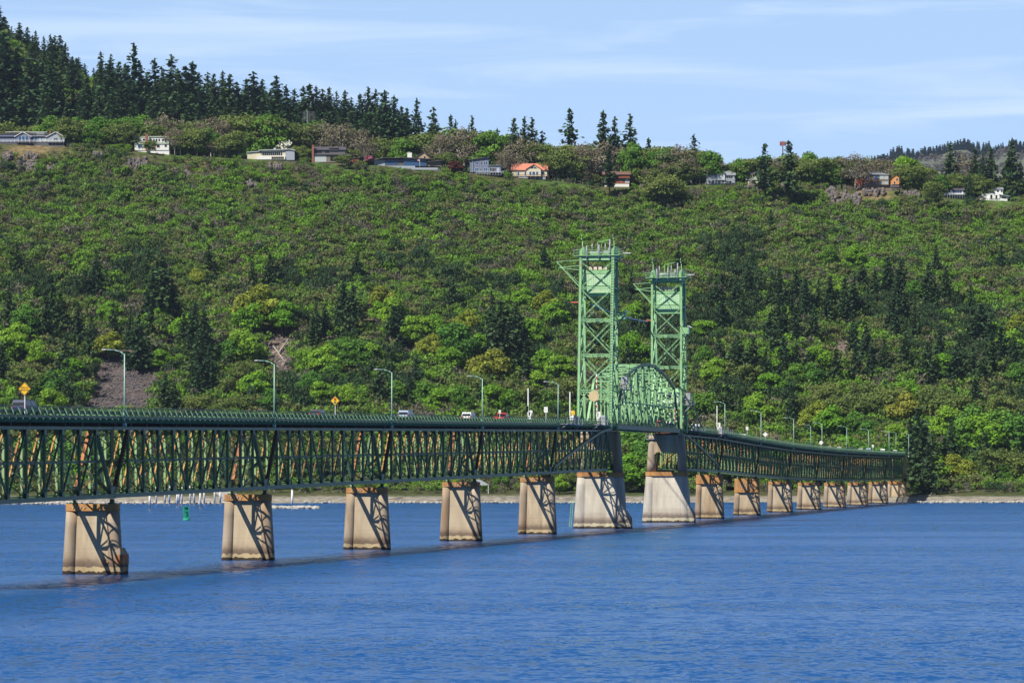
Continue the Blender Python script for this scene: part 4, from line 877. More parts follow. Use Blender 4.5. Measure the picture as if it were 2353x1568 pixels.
h.win(2050, 745, 2066, 776, 0, gm=GLASS); h.win(2092, 748, 2106, 778, 0); h.win(2108, 706, 2124, 722, 1.5); h.win(2140, 706, 2152, 722, 1.5); h.win(2150, 760, 2180, 776, .6, 3)
h = House(5, 'garden_wall', 'low white garden wall left of the small white house', 1855, 790, None, 'wall'); h.wall(1855, 768, 1925, 792, WHITEW, 0, .6, 'wall'); h.wall(1926, 775, 1992, 796, WHITEW, 0, .6, 'wall')
STONE = mat('brown_fieldstone', (.24, .16, .12), .9, (.13, .11, .10), 1.2, .45, .6, bump=.5)
h = House(5, 'stone_wall', 'long brown fieldstone wall below the octagonal house', 870, 700, None, 'wall'); rr = random.Random(3); mb = MB()
for i in range(70):
    x = 870 + i * 7.4; y = 672 + (i / 70) * 8
    for k in range(3): a = rr.uniform(.32, .48); mb.box(h.X(x) , h.X(x) + a, rr.uniform(-.12, .1), .7, h.Z(y + 24) + k * .55, h.Z(y + 24) + k * .55 + rr.uniform(.42, .54))
mb.build('stones', STONE, h.root)

# --- masts behind the rim
h = House(5, 'cell_tower', 'rust-red cell tower rising behind the rim trees', 357, 420, 1810, 'mast'); mb = MB(); mb.tube((0, 0, -14), (0, 0, h.Z(308)), .35, .25, 8); mb.build('pole', DKSHADERUST, h.root); REDM = mat('red_antenna', (.33, .07, .05), .6)
for i in range(9):
    a = i * 2 * math.pi / 9; r_ = 1.45; x, y = r_ * math.cos(a), r_ * math.sin(a); mb = MB(); mb.box(x - .25, x + .25, y - .2, y + .2, h.Z(345), h.Z(312)); mb.bar((0, 0, h.Z(330)), (x, y, h.Z(330)), .12, .12); mb.build('antenna', REDM, h.root)
h = House(3, 'grid_antenna', 'pale lattice grid antenna among the trees above the brown house', 625, 575, 1800, 'mast'); mb = MB(); mb.tube((0, 0, -20), (0, 0, h.Z(455)), .16, .1, 6); mb.build('mast', STEEL, h.root); mb = MB()
for i in range(9): y = 462 + i * 10; mb.bar((h.X(585 - i), 0, h.Z(y)), (h.X(692 + i), 0, h.Z(y + 3)), .06, .06)
for x in (600, 640, 675): mb.bar((h.X(x), 0, h.Z(460)), (h.X(x + 2), 0, h.Z(548)), .05, .05)
mb.build('grid', STEEL, h.root)
h = House(3, 'flagpole', 'white flagpole with a striped flag before the long modern house', 1620, 955, float(shore_Y(930)) + 505, 'flagpole'); mb = MB(); mb.tube((0, 0, -2), (0, 0, h.Z(882)), .09, .06, 6); mb.build('pole', WHITE, h.root)
FLAGR = mat('flag_red', (.5, .06, .07), .8); FLAGB = mat('flag_blue', (.05, .07, .25), .8); mb = MB()
for i in range(7): mb.box(-1.15, -.1, -.03 + .02 * math.sin(i), .03, h.Z(886) - .14 * (i + 1), h.Z(886) - .14 * i, i % 2)
mb.box(-.5, -.1, -.05, .05, h.Z(886) - .5, h.Z(886) + .01, 2); mb.build('flag', [FLAGR, WHITE, FLAGB], h.root)

# --- basalt outcrops under the rim
ROCK = mat('basalt_rock', (.12, .112, .115), .95, (.19, .145, .11), .5, .48, .6, vary=.3, bump=.6)
def stone(mb, c, r, rr, col=1.0):
    pts = []
    for k, (rad_, z) in enumerate(((.75, -.9), (1.0, -.2), (.92, .5), (.45, .95))):
        n = 6; a0 = rr.uniform(0, 1)
        pts.append([(c[0] + r[0] * rad_ * rr.uniform(.75, 1.15) * math.cos(a0 + i * 2 * math.pi / n), c[1] + r[1] * rad_ * rr.uniform(.75, 1.15) * math.sin(a0 + i * 2 * math.pi / n), c[2] + r[2] * z * rr.uniform(.85, 1.1)) for i in range(n)])
    mb.loft(pts)
for k, (x0, y0, x1, y1, lab) in enumerate([(2, 348, 30, 366, 'dark basalt outcrop at the left edge, below the blue-grey house'), (44, 350, 84, 380, 'largest basalt outcrop below the blue-grey gabled house'), (36, 376, 84, 394, 'lower basalt ledge, under the largest outcrop at the left'), (104, 382, 136, 392, 'thin basalt ledge left of the white house cliff'), (292, 360, 338, 388, 'basalt cliff below the white house with brick chimney'), (214, 352, 246, 362, 'flat basalt ledge left of the white house'),
                                        (420, 396, 438, 408, 'small rock outcrop in the scrub below the low cream house'), (620, 376, 648, 386, 'low rock ledge in the lawn below the low cream house'), (1465, 428, 1490, 436, 'small rock outcrop right of the red-brown cabin'), (1910, 436, 1978, 470, 'largest basalt cliff, below the octagonal house'), (1985, 430, 2030, 452, 'basalt outcrop right of the largest cliff on the right'), (2080, 438, 2118, 456, 'rounded basalt knoll left of the slate-roofed house'), (1716, 420, 1752, 434, 'rocks below the small green-roofed cottage'), (1798, 412, 1820, 430, 'rock stack right of the tall rim pines'), (1900, 430, 1920, 452, 'narrow rock rib left of the largest cliff'), (560, 420, 590, 430, 'grey rock shelf in the scrub, lower left of centre')]):
    X, Y, z = on_ground((x0 + x1) / 2, y1); sc = Y / F; rr = random.Random(50 + k); mb = MB(); W_, H_ = (x1 - x0) * sc, (y1 - y0) * sc; n = int(8 + W_ * H_ * .35)
    for i in range(n):
        u, v = rr.uniform(-.5, .5), rr.uniform(0, 1); s_ = rr.uniform(.7, 1.6); xx, zz = u * W_, v * H_ * (1 - abs(u) * .5)
        Yq = Y + zz * 1.6; gzv = gz(X + xx, Yq); stone(mb, (xx, zz * 1.2, min(zz, gzv - z + .8) ), (s_, s_ * 1.1, s_ * rr.uniform(.8, 1.5)), rr)
    o = mb.build('rock_outcrop', ROCK); o.location = (X, Y - 1.2, z); tag(o, lab, 'rock outcrop', 'basalt outcrops under the rim')
# --- scree: loose blocks nobody could count
TALM = mat('purple_grey_scree', (.078, .072, .086), .95, (.12, .10, .095), .2, .45, .65, vary=.4)
mb = MB(); rr = random.Random(9); rg9 = np.random.default_rng(9)
for k, pl in enumerate(TALUS):
    xs, ys = zip(*pl); area = (max(xs) - min(xs)) * (max(ys) - min(ys)); n = int(area * (.075 if k in (0, 1) else .05))
    for i in range(n):
        x, y = rr.uniform(min(xs), max(xs)), rr.uniform(min(ys), max(ys))
        if not bool(in_poly(np.array([x]), np.array([y]), pl)[0]): continue
        if k == 0 and y < 815 and rr.random() < .7: continue
        X, Y, z = on_ground(x, y, 1300.0); s_ = rr.uniform(.3, .95); vs = []
        a0 = rr.uniform(0, 6); b0 = [(X + s_ * rr.uniform(.7, 1.2) * math.cos(a0 + j * 1.57), Y + s_ * rr.uniform(.7, 1.2) * math.sin(a0 + j * 1.57), z + s_ * rr.uniform(-.2, .5)) for j in range(4)]
        mb.add(b0 + [(X + rr.uniform(-.2, .2), Y + rr.uniform(-.2, .2), z + s_ * rr.uniform(.7, 1.1)), (X, Y, z - s_)], [(0, 1, 4), (1, 2, 4), (2, 3, 4), (3, 0, 4), (1, 0, 5), (2, 1, 5), (3, 2, 5), (0, 3, 5)])
tag(mb.build('scree', TALM), 'purple-grey boulder scree on the lower slope', 'scree', kind='stuff')
# ------------------------------------------------------------------ trees
R6 = np.random.default_rng(21)
def rot_frames(n, up_bias, rg, dirs=None):
    """n random leaf planes; normals lean along dirs / upwards"""
    d = rg.normal(size=(n, 3)); d /= np.linalg.norm(d, axis=1)[:, None]
    if dirs is not None: d = d * .75 + dirs
    d[:, 2] += up_bias; d /= np.linalg.norm(d, axis=1)[:, None] + 1e-9
    r = rg.normal(size=(n, 3)); a = np.cross(d, r); a /= np.linalg.norm(a, axis=1)[:, None] + 1e-9
    return a, np.cross(d, a)
def leaf_quads(c, a, b, s):
    s = s[:, None]; j = 1 + .35 * np.sin(np.arange(len(c)) * 12.9898)[:, None]
    return np.stack([c - a * s, c - b * s * .62 * j, c + a * s, c + b * s * .62], 1)
def broad_crown(seed, rx=1.0, h0=.22, lobes=26, per=80, size=.075, flat=.95, spread=.36, open_=0.0):
    """crown of a broadleaf tree, unit height; returns quads, tone, limb targets"""
    rg = np.random.default_rng(seed); cen = []
    for k in range(lobes):
        while True:
            p = rg.uniform(-1, 1, 3)
            if np.linalg.norm(p) < 1 and np.linalg.norm(p) > .35 and p[2] > -.75: break
        p = p * np.array([rx * spread, rx * spread, (1 - h0) * .40]); p[2] += h0 + (1 - h0) * .48; cen.append(p)
    cen = np.array(cen); Q, T = [], []
    for p in cen:
        r = rg.uniform(.095, .185) * (1 + .25 * (rx - 1)); n = int(per * (r / .13) ** 2)
        d = rg.normal(size=(n, 3)); d /= np.linalg.norm(d, axis=1)[:, None]; d[:, 2] = np.where(d[:, 2] < -.3, -d[:, 2] * .6, d[:, 2])
        q = p + d * (r * rg.uniform(.62, 1.08, n))[:, None] * np.array([1.15, 1.15, flat])
        keep = rg.random(n) > open_
        q, d = q[keep], d[keep]
        a, b = rot_frames(len(q), .12, rg, d * .9)
        Q.append(leaf_quads(q, a, b, rg.uniform(.6, 1.25, len(q)) * size)); t = rg.uniform(.78, 1.2); T.append(rg.uniform(.72, 1.25, len(q)) * t)
    return np.concatenate(Q), np.concatenate(T), cen
def cone_crown(seed, rw=.2, h0=.06, levels=26, size=.03, sparse=0.0, power=.85, rough_=.25):
    rg = np.random.default_rng(seed); Q, T = [], []
    for k in range(levels):
        u = (k + rg.uniform(-.3, .3)) / levels; z = h0 + (1 - h0) * u; R = rw * (1 - u) ** power * (1 if u > .12 else .7 + u * 2.5)
        nb = max(4, int(9 * (1 - u * .55)))
        for j in range(nb):
            if rg.random() < sparse: continue
            ang = 2 * math.pi * (j + rg.uniform(-.35, .35)) / nb + k * 1.1; L = R * rg.uniform(1 - rough_ * 1.6, 1 + rough_)
            n = max(2, int(L / size * 1.5)); s = (np.arange(n) + rg.uniform(.3, .9)) / n
            dirv = np.array([math.cos(ang), math.sin(ang)]); drop = -.34 * (1 - u * .8)
            base = np.stack([dirv[0] * s * L, dirv[1] * s * L, z + L * (drop * s + .28 * s * s)], 1)
            base += rg.normal(size=(n, 3)) * size * .35
            for rep in range(2):
                a = np.stack([dirv[0] * np.ones(n), dirv[1] * np.ones(n), np.full(n, drop * .7)], 1) + rg.normal(size=(n, 3)) * .45
                a /= np.linalg.norm(a, axis=1)[:, None]
                up = np.stack([np.zeros(n), np.zeros(n), np.ones(n)], 1) + rg.normal(size=(n, 3)) * .5
                b = np.cross(a, up); b /= np.linalg.norm(b, axis=1)[:, None] + 1e-9
                Q.append(leaf_quads(base + rg.normal(size=(n, 3)) * size * .3, a, b, size * rg.uniform(.8, 1.4, n) * (1.1 - .35 * u))); T.append(rg.uniform(.65, 1.3, n) * (1.15 if rep else .9))
    # leader
    z = np.linspace(.93, 1.0, 8); c = np.stack([np.zeros(8), np.zeros(8), z], 1); a = np.tile([[0., .3, 1.]], (8, 1)); b = np.tile([[1., 0, 0.]], (8, 1))
    Q.append(leaf_quads(c, a, b, np.full(8, size * .6))); T.append(np.ones(8))
    return np.concatenate(Q), np.concatenate(T)
def quads_object(name, Q, T, m, tint=(1, 1, 1)):
    v = Q.reshape(-1, 3); f = np.arange(len(v)).reshape(-1, 4); me = np_mesh(name, v, f); face_tone(me, T[:, None] * np.array(tint)[None]); me.materials.append(m)
    o = bpy.data.objects.new(name, me); COL.objects.link(o); return o
BARK = mat('grey_bark', (.17, .14, .115), .9, (.26, .24, .21), 2.0, .45, .65, stretch=(1, 1, .2))
DKBARK = mat('brown_bark', (.10, .07, .05), .9)
PALEBARK = mat('pale_bark', (.40, .37, .33), .9, (.22, .2, .17), 1.5, .5, .7)
L_FIR = leaf('fir_needles', (.046, .094, .046), (.080, .132, .056), .16)
L_PINE = leaf('pine_needles', (.045, .088, .036), (.065, .112, .045), .12)
L_MAPLE = leaf('maple_leaves', (.15, .32, .032), (.235, .39, .044), .34)
L_DMAPLE = leaf('deep_green_leaves', (.10, .235, .042), (.145, .275, .044), .32)
L_OAK = leaf('olive_oak_leaves', (.135, .19, .052), (.185, .235, .064), .26)
L_BARE = leaf('budding_twigs', (.17, .15, .105), (.20, .175, .12), .1)
L_YEL = leaf('yellow_green_leaves', (.26, .33, .045), (.31, .33, .06), .3)
PROTO = {}
def proto(key, name, build_crown, lm, bark, trunk_r=.018, h0=.25, limbs=None):
    root = empty(name); root.scale = (1, 1, 1)
    if limbs is not None:
        Q, T, cen = build_crown
    else: Q, T = build_crown; cen = None
    cr = quads_object('crown', Q, T, lm); cr.parent = root; CH.setdefault(root.name, []).append(cr)
    m = MB()
    if cen is None: m.tube((0, 0, -.06), (0, 0, .97), trunk_r, .002, 7)
    else:
        tw = Vector((.02, .015, h0 + .1)); m.tube((0, 0, -.06), tw, trunk_r, trunk_r * .75, 8)
        for i, p in enumerate(cen[:limbs]):
            p = Vector(p); mid = tw.lerp(p, .5) + Vector((0, 0, .03)); m.path([tw - Vector((0, 0, .04 * (i % 3))), mid, p], trunk_r * .5, trunk_r * .12, 5)
    m.build('trunk', bark, root)
    PROTO[key] = root; root['_h'] = 1.0
    return root
proto('fir', 'fir_tree', cone_crown(1, .24, .04, 28, .030), L_FIR, DKBARK, .014)
proto('fir2', 'fir_tree', cone_crown(2, .20, .06, 26, .030, .12, .8, .4), L_FIR, DKBARK, .013)
proto('fir3', 'fir_tree', cone_crown(3, .29, .03, 27, .034, .05, .78, .32), L_FIR, DKBARK, .015)
proto('pine', 'pine_tree', cone_crown(4, .17, .30, 17, .036, .30, .55, .45), L_PINE, DKBARK, .016)
proto('maple', 'maple_tree', broad_crown(5, .95, .06, 40, 110, .034), L_MAPLE, BARK, .02, .18, 12)
proto('maple2', 'maple_tree', broad_crown(6, 1.1, .05, 44, 105, .034, .9), L_MAPLE, BARK, .02, .16, 12)
proto('green', 'broadleaf_tree', broad_crown(7, .88, .06, 40, 110, .032), L_DMAPLE, BARK, .02, .18, 12)
proto('green2', 'broadleaf_tree', broad_crown(8, 1.05, .05, 44, 100, .034, .9), L_DMAPLE, BARK, .02, .16, 12)
proto('yellow', 'maple_tree', broad_crown(9, 1.0, .06, 42, 105, .033), L_YEL, BARK, .02, .16, 12)
proto('oak', 'oak_tree', broad_crown(10, 1.0, .16, 40, 72, .030, .9, .40, .1), L_OAK, PALEBARK, .022, .30, 16)
proto('oak2', 'oak_tree', broad_crown(11, 1.2, .14, 44, 66, .032, .85, .40, .15), L_OAK, PALEBARK, .02, .26, 18)
proto('bare', 'budding_tree', broad_crown(12, .95, .16, 40, 60, .022, 1.0, .42, .25), L_BARE, PALEBARK, .02, .25, 22)
proto('poplar', 'cottonwood_tree', broad_crown(13, .52, .12, 36, 60, .034, 1.1, .5, .1), L_DMAPLE, PALEBARK, .018, .3, 14)
PINK = leaf('pink_blossom', (.62, .22, .30), (.66, .26, .33), .2); WBLO = leaf('white_blossom', (.72, .74, .62), (.7, .72, .6), .2); BURG = leaf('burgundy_leaves', (.10, .035, .03), (.11, .04, .03), .15)
proto('pink', 'blossom_tree', broad_crown(14, 1.0, .25, 22, 60, .05, .8, .42, .2), PINK, BARK, .02, .25, 12)
proto('white', 'blossom_tree', broad_crown(15, .55, .2, 22, 60, .05, 1.0, .45, .1), WBLO, BARK, .02, .25, 10)
proto('burgundy', 'burgundy_shrub', broad_crown(16, 1.5, .05, 30, 70, .05, .7), BURG, BARK, .02, .15, 10)
USED = set()
KINDW = {'fir': 'fir', 'fir2': 'slim fir', 'fir3': 'broad fir', 'pine': 'open-branched pine', 'maple': 'bright maple', 'maple2': 'wide bright maple', 'green': 'leafy tree', 'green2': 'wide leafy tree',
         'yellow': 'yellow-green maple', 'oak': 'olive oak', 'oak2': 'spreading olive oak', 'bare': 'half-bare tree', 'poplar': 'narrow cottonwood', 'pink': 'pink blossom tree', 'white': 'white blossom tree', 'burgundy': 'burgundy round shrub'}
CATW = {'fir': 'fir tree', 'fir2': 'fir tree', 'fir3': 'fir tree', 'pine': 'pine tree', 'maple': 'maple tree', 'maple2': 'maple tree', 'yellow': 'maple tree', 'green': 'broadleaf tree', 'green2': 'broadleaf tree', 'oak': 'oak tree', 'oak2': 'oak tree',
        'bare': 'bare tree', 'poplar': 'cottonwood', 'pink': 'blossom tree', 'white': 'blossom tree', 'burgundy': 'shrub'}
TREES = []           # (object, kind, photo x, photo y of the top, height)
def plant(key, X, Y, h, wide=1.0, z=None, group=None, label=None):
    src = PROTO[key]
    o = src if key not in USED else copy_tree(src)
    USED.add(key); o.location = (X, Y, (gz(X, Y) if z is None else z) - .2); o.rotation_euler = (0, 0, R6.uniform(0, 6.28)); o.scale = (h * wide, h * wide, h)
    px, py = pix(X, Y, o.location.z + h)
    o['category'] = CATW[key]; o['group'] = group or 'trees'
    if label: o['label'] = label
    else: TREES.append((o, key, px, py, h))
    return o
def by_photo(key, x, yt, yb, wpx=None, group=None, label=None, Y=None, wide=None):
    """a tree whose foot is seen at (x, yb) and top at yt"""
    if Y is None: X, Y, z = on_ground(x, yb)
    else: X = (x - CX) / F * Y
    z = gz(X, Y); h = max(2.5, HC + (YH - yt) / F * Y - z)
    return plant(key, X, Y, h, wide or float(R6.uniform(.9, 1.12)), None, group, label)

# --- skyline firs on the wooded hill at the left: several ranks
SKX = [0, 40, 100, 160, 200, 280, 340, 390, 450, 520, 600, 690, 790, 850, 905, 950]
SKY_ = [22, 62, 92, 128, 140, 132, 150, 140, 152, 175, 192, 200, 208, 212, 222, 262]
GF = 'firs on the wooded skyline behind the houses'
x = -25.0
while x < 945:                      # back rank that makes the skyline
    yt = np.interp(x, SKX, SKY_) + R6.normal(0, 13) - 2
    Y = 1990 + R6.uniform(-40, 60) if x > 230 else 2140 + R6.uniform(-40, 40)
    by_photo(['fir', 'fir2', 'fir', 'fir2', 'fir3'][int(R6.integers(5))], x, yt, 0, Y=Y, group=GF, wide=float(R6.uniform(1.0, 1.5))); x += R6.uniform(12.5, 22)
x = -15.0
while x < 945:                      # middle rank
    yt = np.interp(x, SKX, SKY_) + 42 + R6.normal(0, 14)
    by_photo(['fir', 'fir3', 'fir2', 'fir'][int(R6.integers(4))], x, yt, 0, Y=1905 + R6.uniform(-30, 30), group=GF, wide=float(R6.uniform(1.0, 1.35))); x += R6.uniform(20, 33)
x = -10.0
while x < 930:                      # front rank, just behind the houses
    yt = max(np.interp(x, SKX, SKY_) + 88, 205) + R6.normal(0, 12)
    by_photo(['fir', 'fir3'][int(R6.integers(2))], x, yt, 0, Y=1835 + R6.uniform(-18, 18), group=GF, wide=float(R6.uniform(.9, 1.2))); x += R6.uniform(30, 50)
for k in range(26):                 # loose firs over the open hill at the far left
    x = R6.uniform(-20, 330); Y = R6.uniform(1930, 2130); X = (x - CX) / F * Y
    plant(['fir', 'fir2', 'fir3'][int(R6.integers(3))], X, Y, R6.uniform(17, 27), float(R6.uniform(.9, 1.25)), None, GF)
for x, yt, k, wd in [(905, 218, 'fir', 1.0), (885, 232, 'fir2', 1), (930, 262, 'fir3', .9), (868, 245, 'fir', 1), (840, 260, 'fir3', .9)]:
    by_photo(k, x, yt, 0, Y=1800, group=GF, wide=wd)
GR = 'tall conifers standing out along the rim'
for x, yt, k, Y, wd in [(957, 226, 'fir', 1850, .85), (996, 246, 'fir3', 1850, .85), (1035, 262, 'fir', 1850, .9), (1046, 274, 'fir2', 1855, .8), (1084, 266, 'fir2', 1850, .9), (1142, 294, 'fir', 1800, 1.0), (1180, 272, 'fir3', 1800, .9), (1205, 268, 'fir2', 1810, 1),
                        (1222, 270, 'fir2', 1810, 1.1), (1245, 300, 'fir3', 1815, .9), (1308, 250, 'pine', 1815, .85), (1386, 254, 'fir', 1800, .95), (1412, 268, 'fir3', 1805, .7), (1447, 262, 'fir2', 1810, 1.05), (1490, 316, 'fir', 1830, .9), (1594, 308, 'fir2', 1830, 1.2),
                        (1757, 330, 'pine', 1748, 1.0), (1811, 324, 'pine', 1747, 1.1), (1866, 350, 'fir2', 1830, .8), (2183, 324, 'fir', 1800, 1.0), (2240, 338, 'fir2', 1795, 1.1), (2275, 336, 'fir', 1792, 1.05), (2258, 352, 'fir3', 1790, .8), (2325, 318, 'fir', 1790, 1.0), (2318, 345, 'fir3', 1788, .8), (2228, 400, 'fir3', 1765, .7), (2345, 370, 'fir2', 1800, 1), (2212, 350, 'bare', 1805, .8),
                        (1400, 345, 'pine', 1752, 1.2)]:
    by_photo(k, x, yt, 0, Y=Y, group=GR, wide=wd)
# --- oaks and leafy trees along the rim, among and behind the houses
GO = 'oaks and leafy trees along the rim'
HOUSE_X = [(0, 150), (305, 392), (562, 680), (712, 800), (850, 1015), (1072, 1152), (1172, 1262), (1380, 1448), (1620, 1692), (1710, 1762), (1955, 2068), (2158, 2218), (2268, 2322)]
def free_front(x):
    return all(not (a - 6 < x < b + 6) for a, b in HOUSE_X)
RTOPX = [-20, 60, 200, 300, 420, 560, 640, 760, 850, 950, 1040, 1100, 1250, 1330, 1480, 1560, 1640, 1680, 1720, 1850, 1960, 2060, 2130, 2200, 2352]
RTOPV = [268, 262, 262, 262, 258, 252, 262, 268, 300, 300, 278, 285, 318, 320, 322, 322, 345, 385, 352, 345, 342, 362, 372, 400, 405]
x = -20.0
while x < 2370:
    yt = np.interp(x, RTOPX, RTOPV) + abs(R6.normal(0, 12)); Y = 1790 + R6.uniform(-14, 30)
    k = ['oak', 'oak2', 'bare', 'bare', 'green', 'oak2', 'green2', 'oak'][int(R6.integers(8))] if x > 250 else ['oak', 'oak2', 'green'][int(R6.integers(3))]
    by_photo(k, x, yt, 0, Y=Y, group=GO, wide=float(R6.uniform(.85, 1.2))); x += R6.uniform(19, 31)
x = 1230.0
while x < 1950:                     # a second rank closes the gaps right of centre
    yt = np.interp(x, RTOPX, RTOPV) + 10 + abs(R6.normal(0, 12))
    by_photo(['oak', 'bare', 'oak2', 'green'][int(R6.integers(4))], x, yt, 0, Y=1835 + R6.uniform(0, 30), group=GO, wide=float(R6.uniform(.9, 1.2))); x += R6.uniform(24, 36)
for x in [170, 200, 225, 262, 290, 402, 430, 452, 480, 505, 535, 690, 812, 835, 1030, 1165, 1270, 1300, 1325, 1350, 1468, 1500, 1530, 1560, 1590, 1608, 160, 182, 212, 240, 275, 298, 415, 440, 465, 492, 520, 548, 700, 820, 1025, 1042, 1160, 1285, 1312, 1340, 1362, 1455, 1485, 1515, 1545, 1575, 1600, 1700, 1770, 1795, 1820, 1848, 1880, 1918, 1945, 2078, 2105, 2130, 2150, 2230, 1705, 1780, 1835, 1860, 1900, 1935, 2090, 2120, 2140, 2222, 2262]:
    yt = np.interp(x, RIMX, RIMV) - R6.uniform(30, 74)
    by_photo(['oak', 'oak2', 'green', 'bare', 'oak2'][int(R6.integers(5))], x, yt, 0, Y=float(shore_Y(x)) + 512 + R6.uniform(0, 8), group=GO, wide=float(R6.uniform(.95, 1.25)))
by_photo('maple', 2085, 358, 0, Y=1790, group=GO); by_photo('pink', 848, 352, 0, Y=1752, label='small pink blossom tree left of the long dark modern house'); by_photo('white', 652, 318, 0, Y=1772, label='slim white blossom tree behind the low cream house')
by_photo('burgundy', 1047, 368, 0, Y=1747, label='round burgundy shrub left of the blue-grey two-storey house'); by_photo('oak2', 345, 318, 0, Y=1738, group=GO, wide=1.0); by_photo('oak', 2140, 408, 0, Y=1752, group=GO)
by_photo('oak2', 790, 352, 0, Y=1742, group=GO, wide=1.3); by_photo('oak2', 1520, 392, 0, Y=1748, group=GO, wide=1.3)
# --- conifers on the slope
GC = 'firs scattered over the wooded slope'
for x, yt, yb in [(222, 572, 690), (195, 620, 700), (372, 588, 745), (352, 610, 730), (395, 640, 740), (318, 720, 850), (300, 700, 800), (345, 700, 790), (445, 690, 840), (470, 700, 850), (460, 755, 880), (455, 800, 930), (480, 790, 930), (380, 855, 960), (400, 870, 965), (335, 790, 835), (180, 690, 800), (210, 720, 830), (120, 650, 760), (105, 680, 800), (20, 650, 770), (5, 780, 900), (150, 780, 900), (260, 690, 780),
                  (725, 690, 800), (745, 700, 790), (720, 730, 830), (790, 640, 760), (812, 655, 770), (800, 680, 790), (905, 700, 800), (920, 690, 790), (1040, 640, 720), (1020, 660, 730), (1130, 665, 830), (1150, 690, 850), (1165, 700, 850), (1185, 690, 800), (1210, 780, 900), (1205, 740, 840), (955, 820, 930), (940, 850, 950), (870, 840, 950), (1110, 870, 950),
                  (1630, 540, 610), (1650, 760, 850), (1690, 640, 730), (1720, 610, 700), (1705, 660, 760), (1740, 650, 740), (1770, 640, 720), (1660, 690, 770), (1645, 640, 720), (1800, 700, 800), (1850, 640, 740), (1830, 610, 700), (1880, 640, 730), (1900, 660, 760), (1870, 700, 800), (1780, 740, 840), (1730, 770, 870), (1760, 800, 900), (1690, 790, 880), (1980, 600, 680), (2010, 610, 700), (2040, 590, 690), (2070, 600, 690), (1960, 640, 730),
                  (1800, 770, 880), (1830, 780, 880), (1960, 720, 830), (1990, 740, 850), (1920, 800, 900), (1965, 790, 900), (2000, 790, 890), (2060, 700, 800), (2100, 690, 800), (2080, 760, 870), (2130, 780, 890), (2160, 740, 850), (2230, 650, 750), (2250, 700, 800), (2280, 760, 880), (2300, 740, 850), (2260, 800, 900), (2200, 800, 890), (2330, 780, 880), (2190, 870, 960), (2240, 860, 960), (2320, 870, 960), (2345, 880, 970),
                  (1670, 880, 985), (1700, 900, 1000), (1640, 870, 970), (1820, 880, 1000), (2110, 930, 1110), (2120, 960, 1130), (2145, 990, 1120), (2090, 960, 1100), (2130, 1020, 1135), (2185, 960, 1090), (2170, 1000, 1100), (2350, 940, 1060), (2262, 990, 1110), (580, 600, 680), (620, 580, 670), (480, 560, 640), (40, 560, 650), (820, 580, 660), (1450, 620, 700), (1480, 700, 790), (1440, 780, 870), (1465, 820, 920), (1250, 560, 630), (1560, 560, 640), (2150, 560, 640), (2300, 560, 640), (1770, 480, 540)]:
    yb = min(yb, 1135); by_photo(['fir', 'fir3', 'fir', 'fir2', 'pine'][int(R6.integers(5))], x, yt, yb, group=GC, wide=float(R6.uniform(.95, 1.3)))
for k in range(38):                # thicker stands of dark firs right of the towers and at the far left
    x, yb = (R6.uniform(1600, 2350), R6.uniform(690, 900)) if k < 32 else (R6.uniform(0, 520), R6.uniform(680, 860))
    if any(bool(in_poly(np.array([x]), np.array([yb - q]), pl)[0]) for pl in TALUS for q in (0, 40, 80)): continue
    by_photo(['fir', 'fir3', 'fir'][int(R6.integers(3))], x, yb - R6.uniform(70, 112), yb, group=GC, wide=float(R6.uniform(1.1, 1.5)))
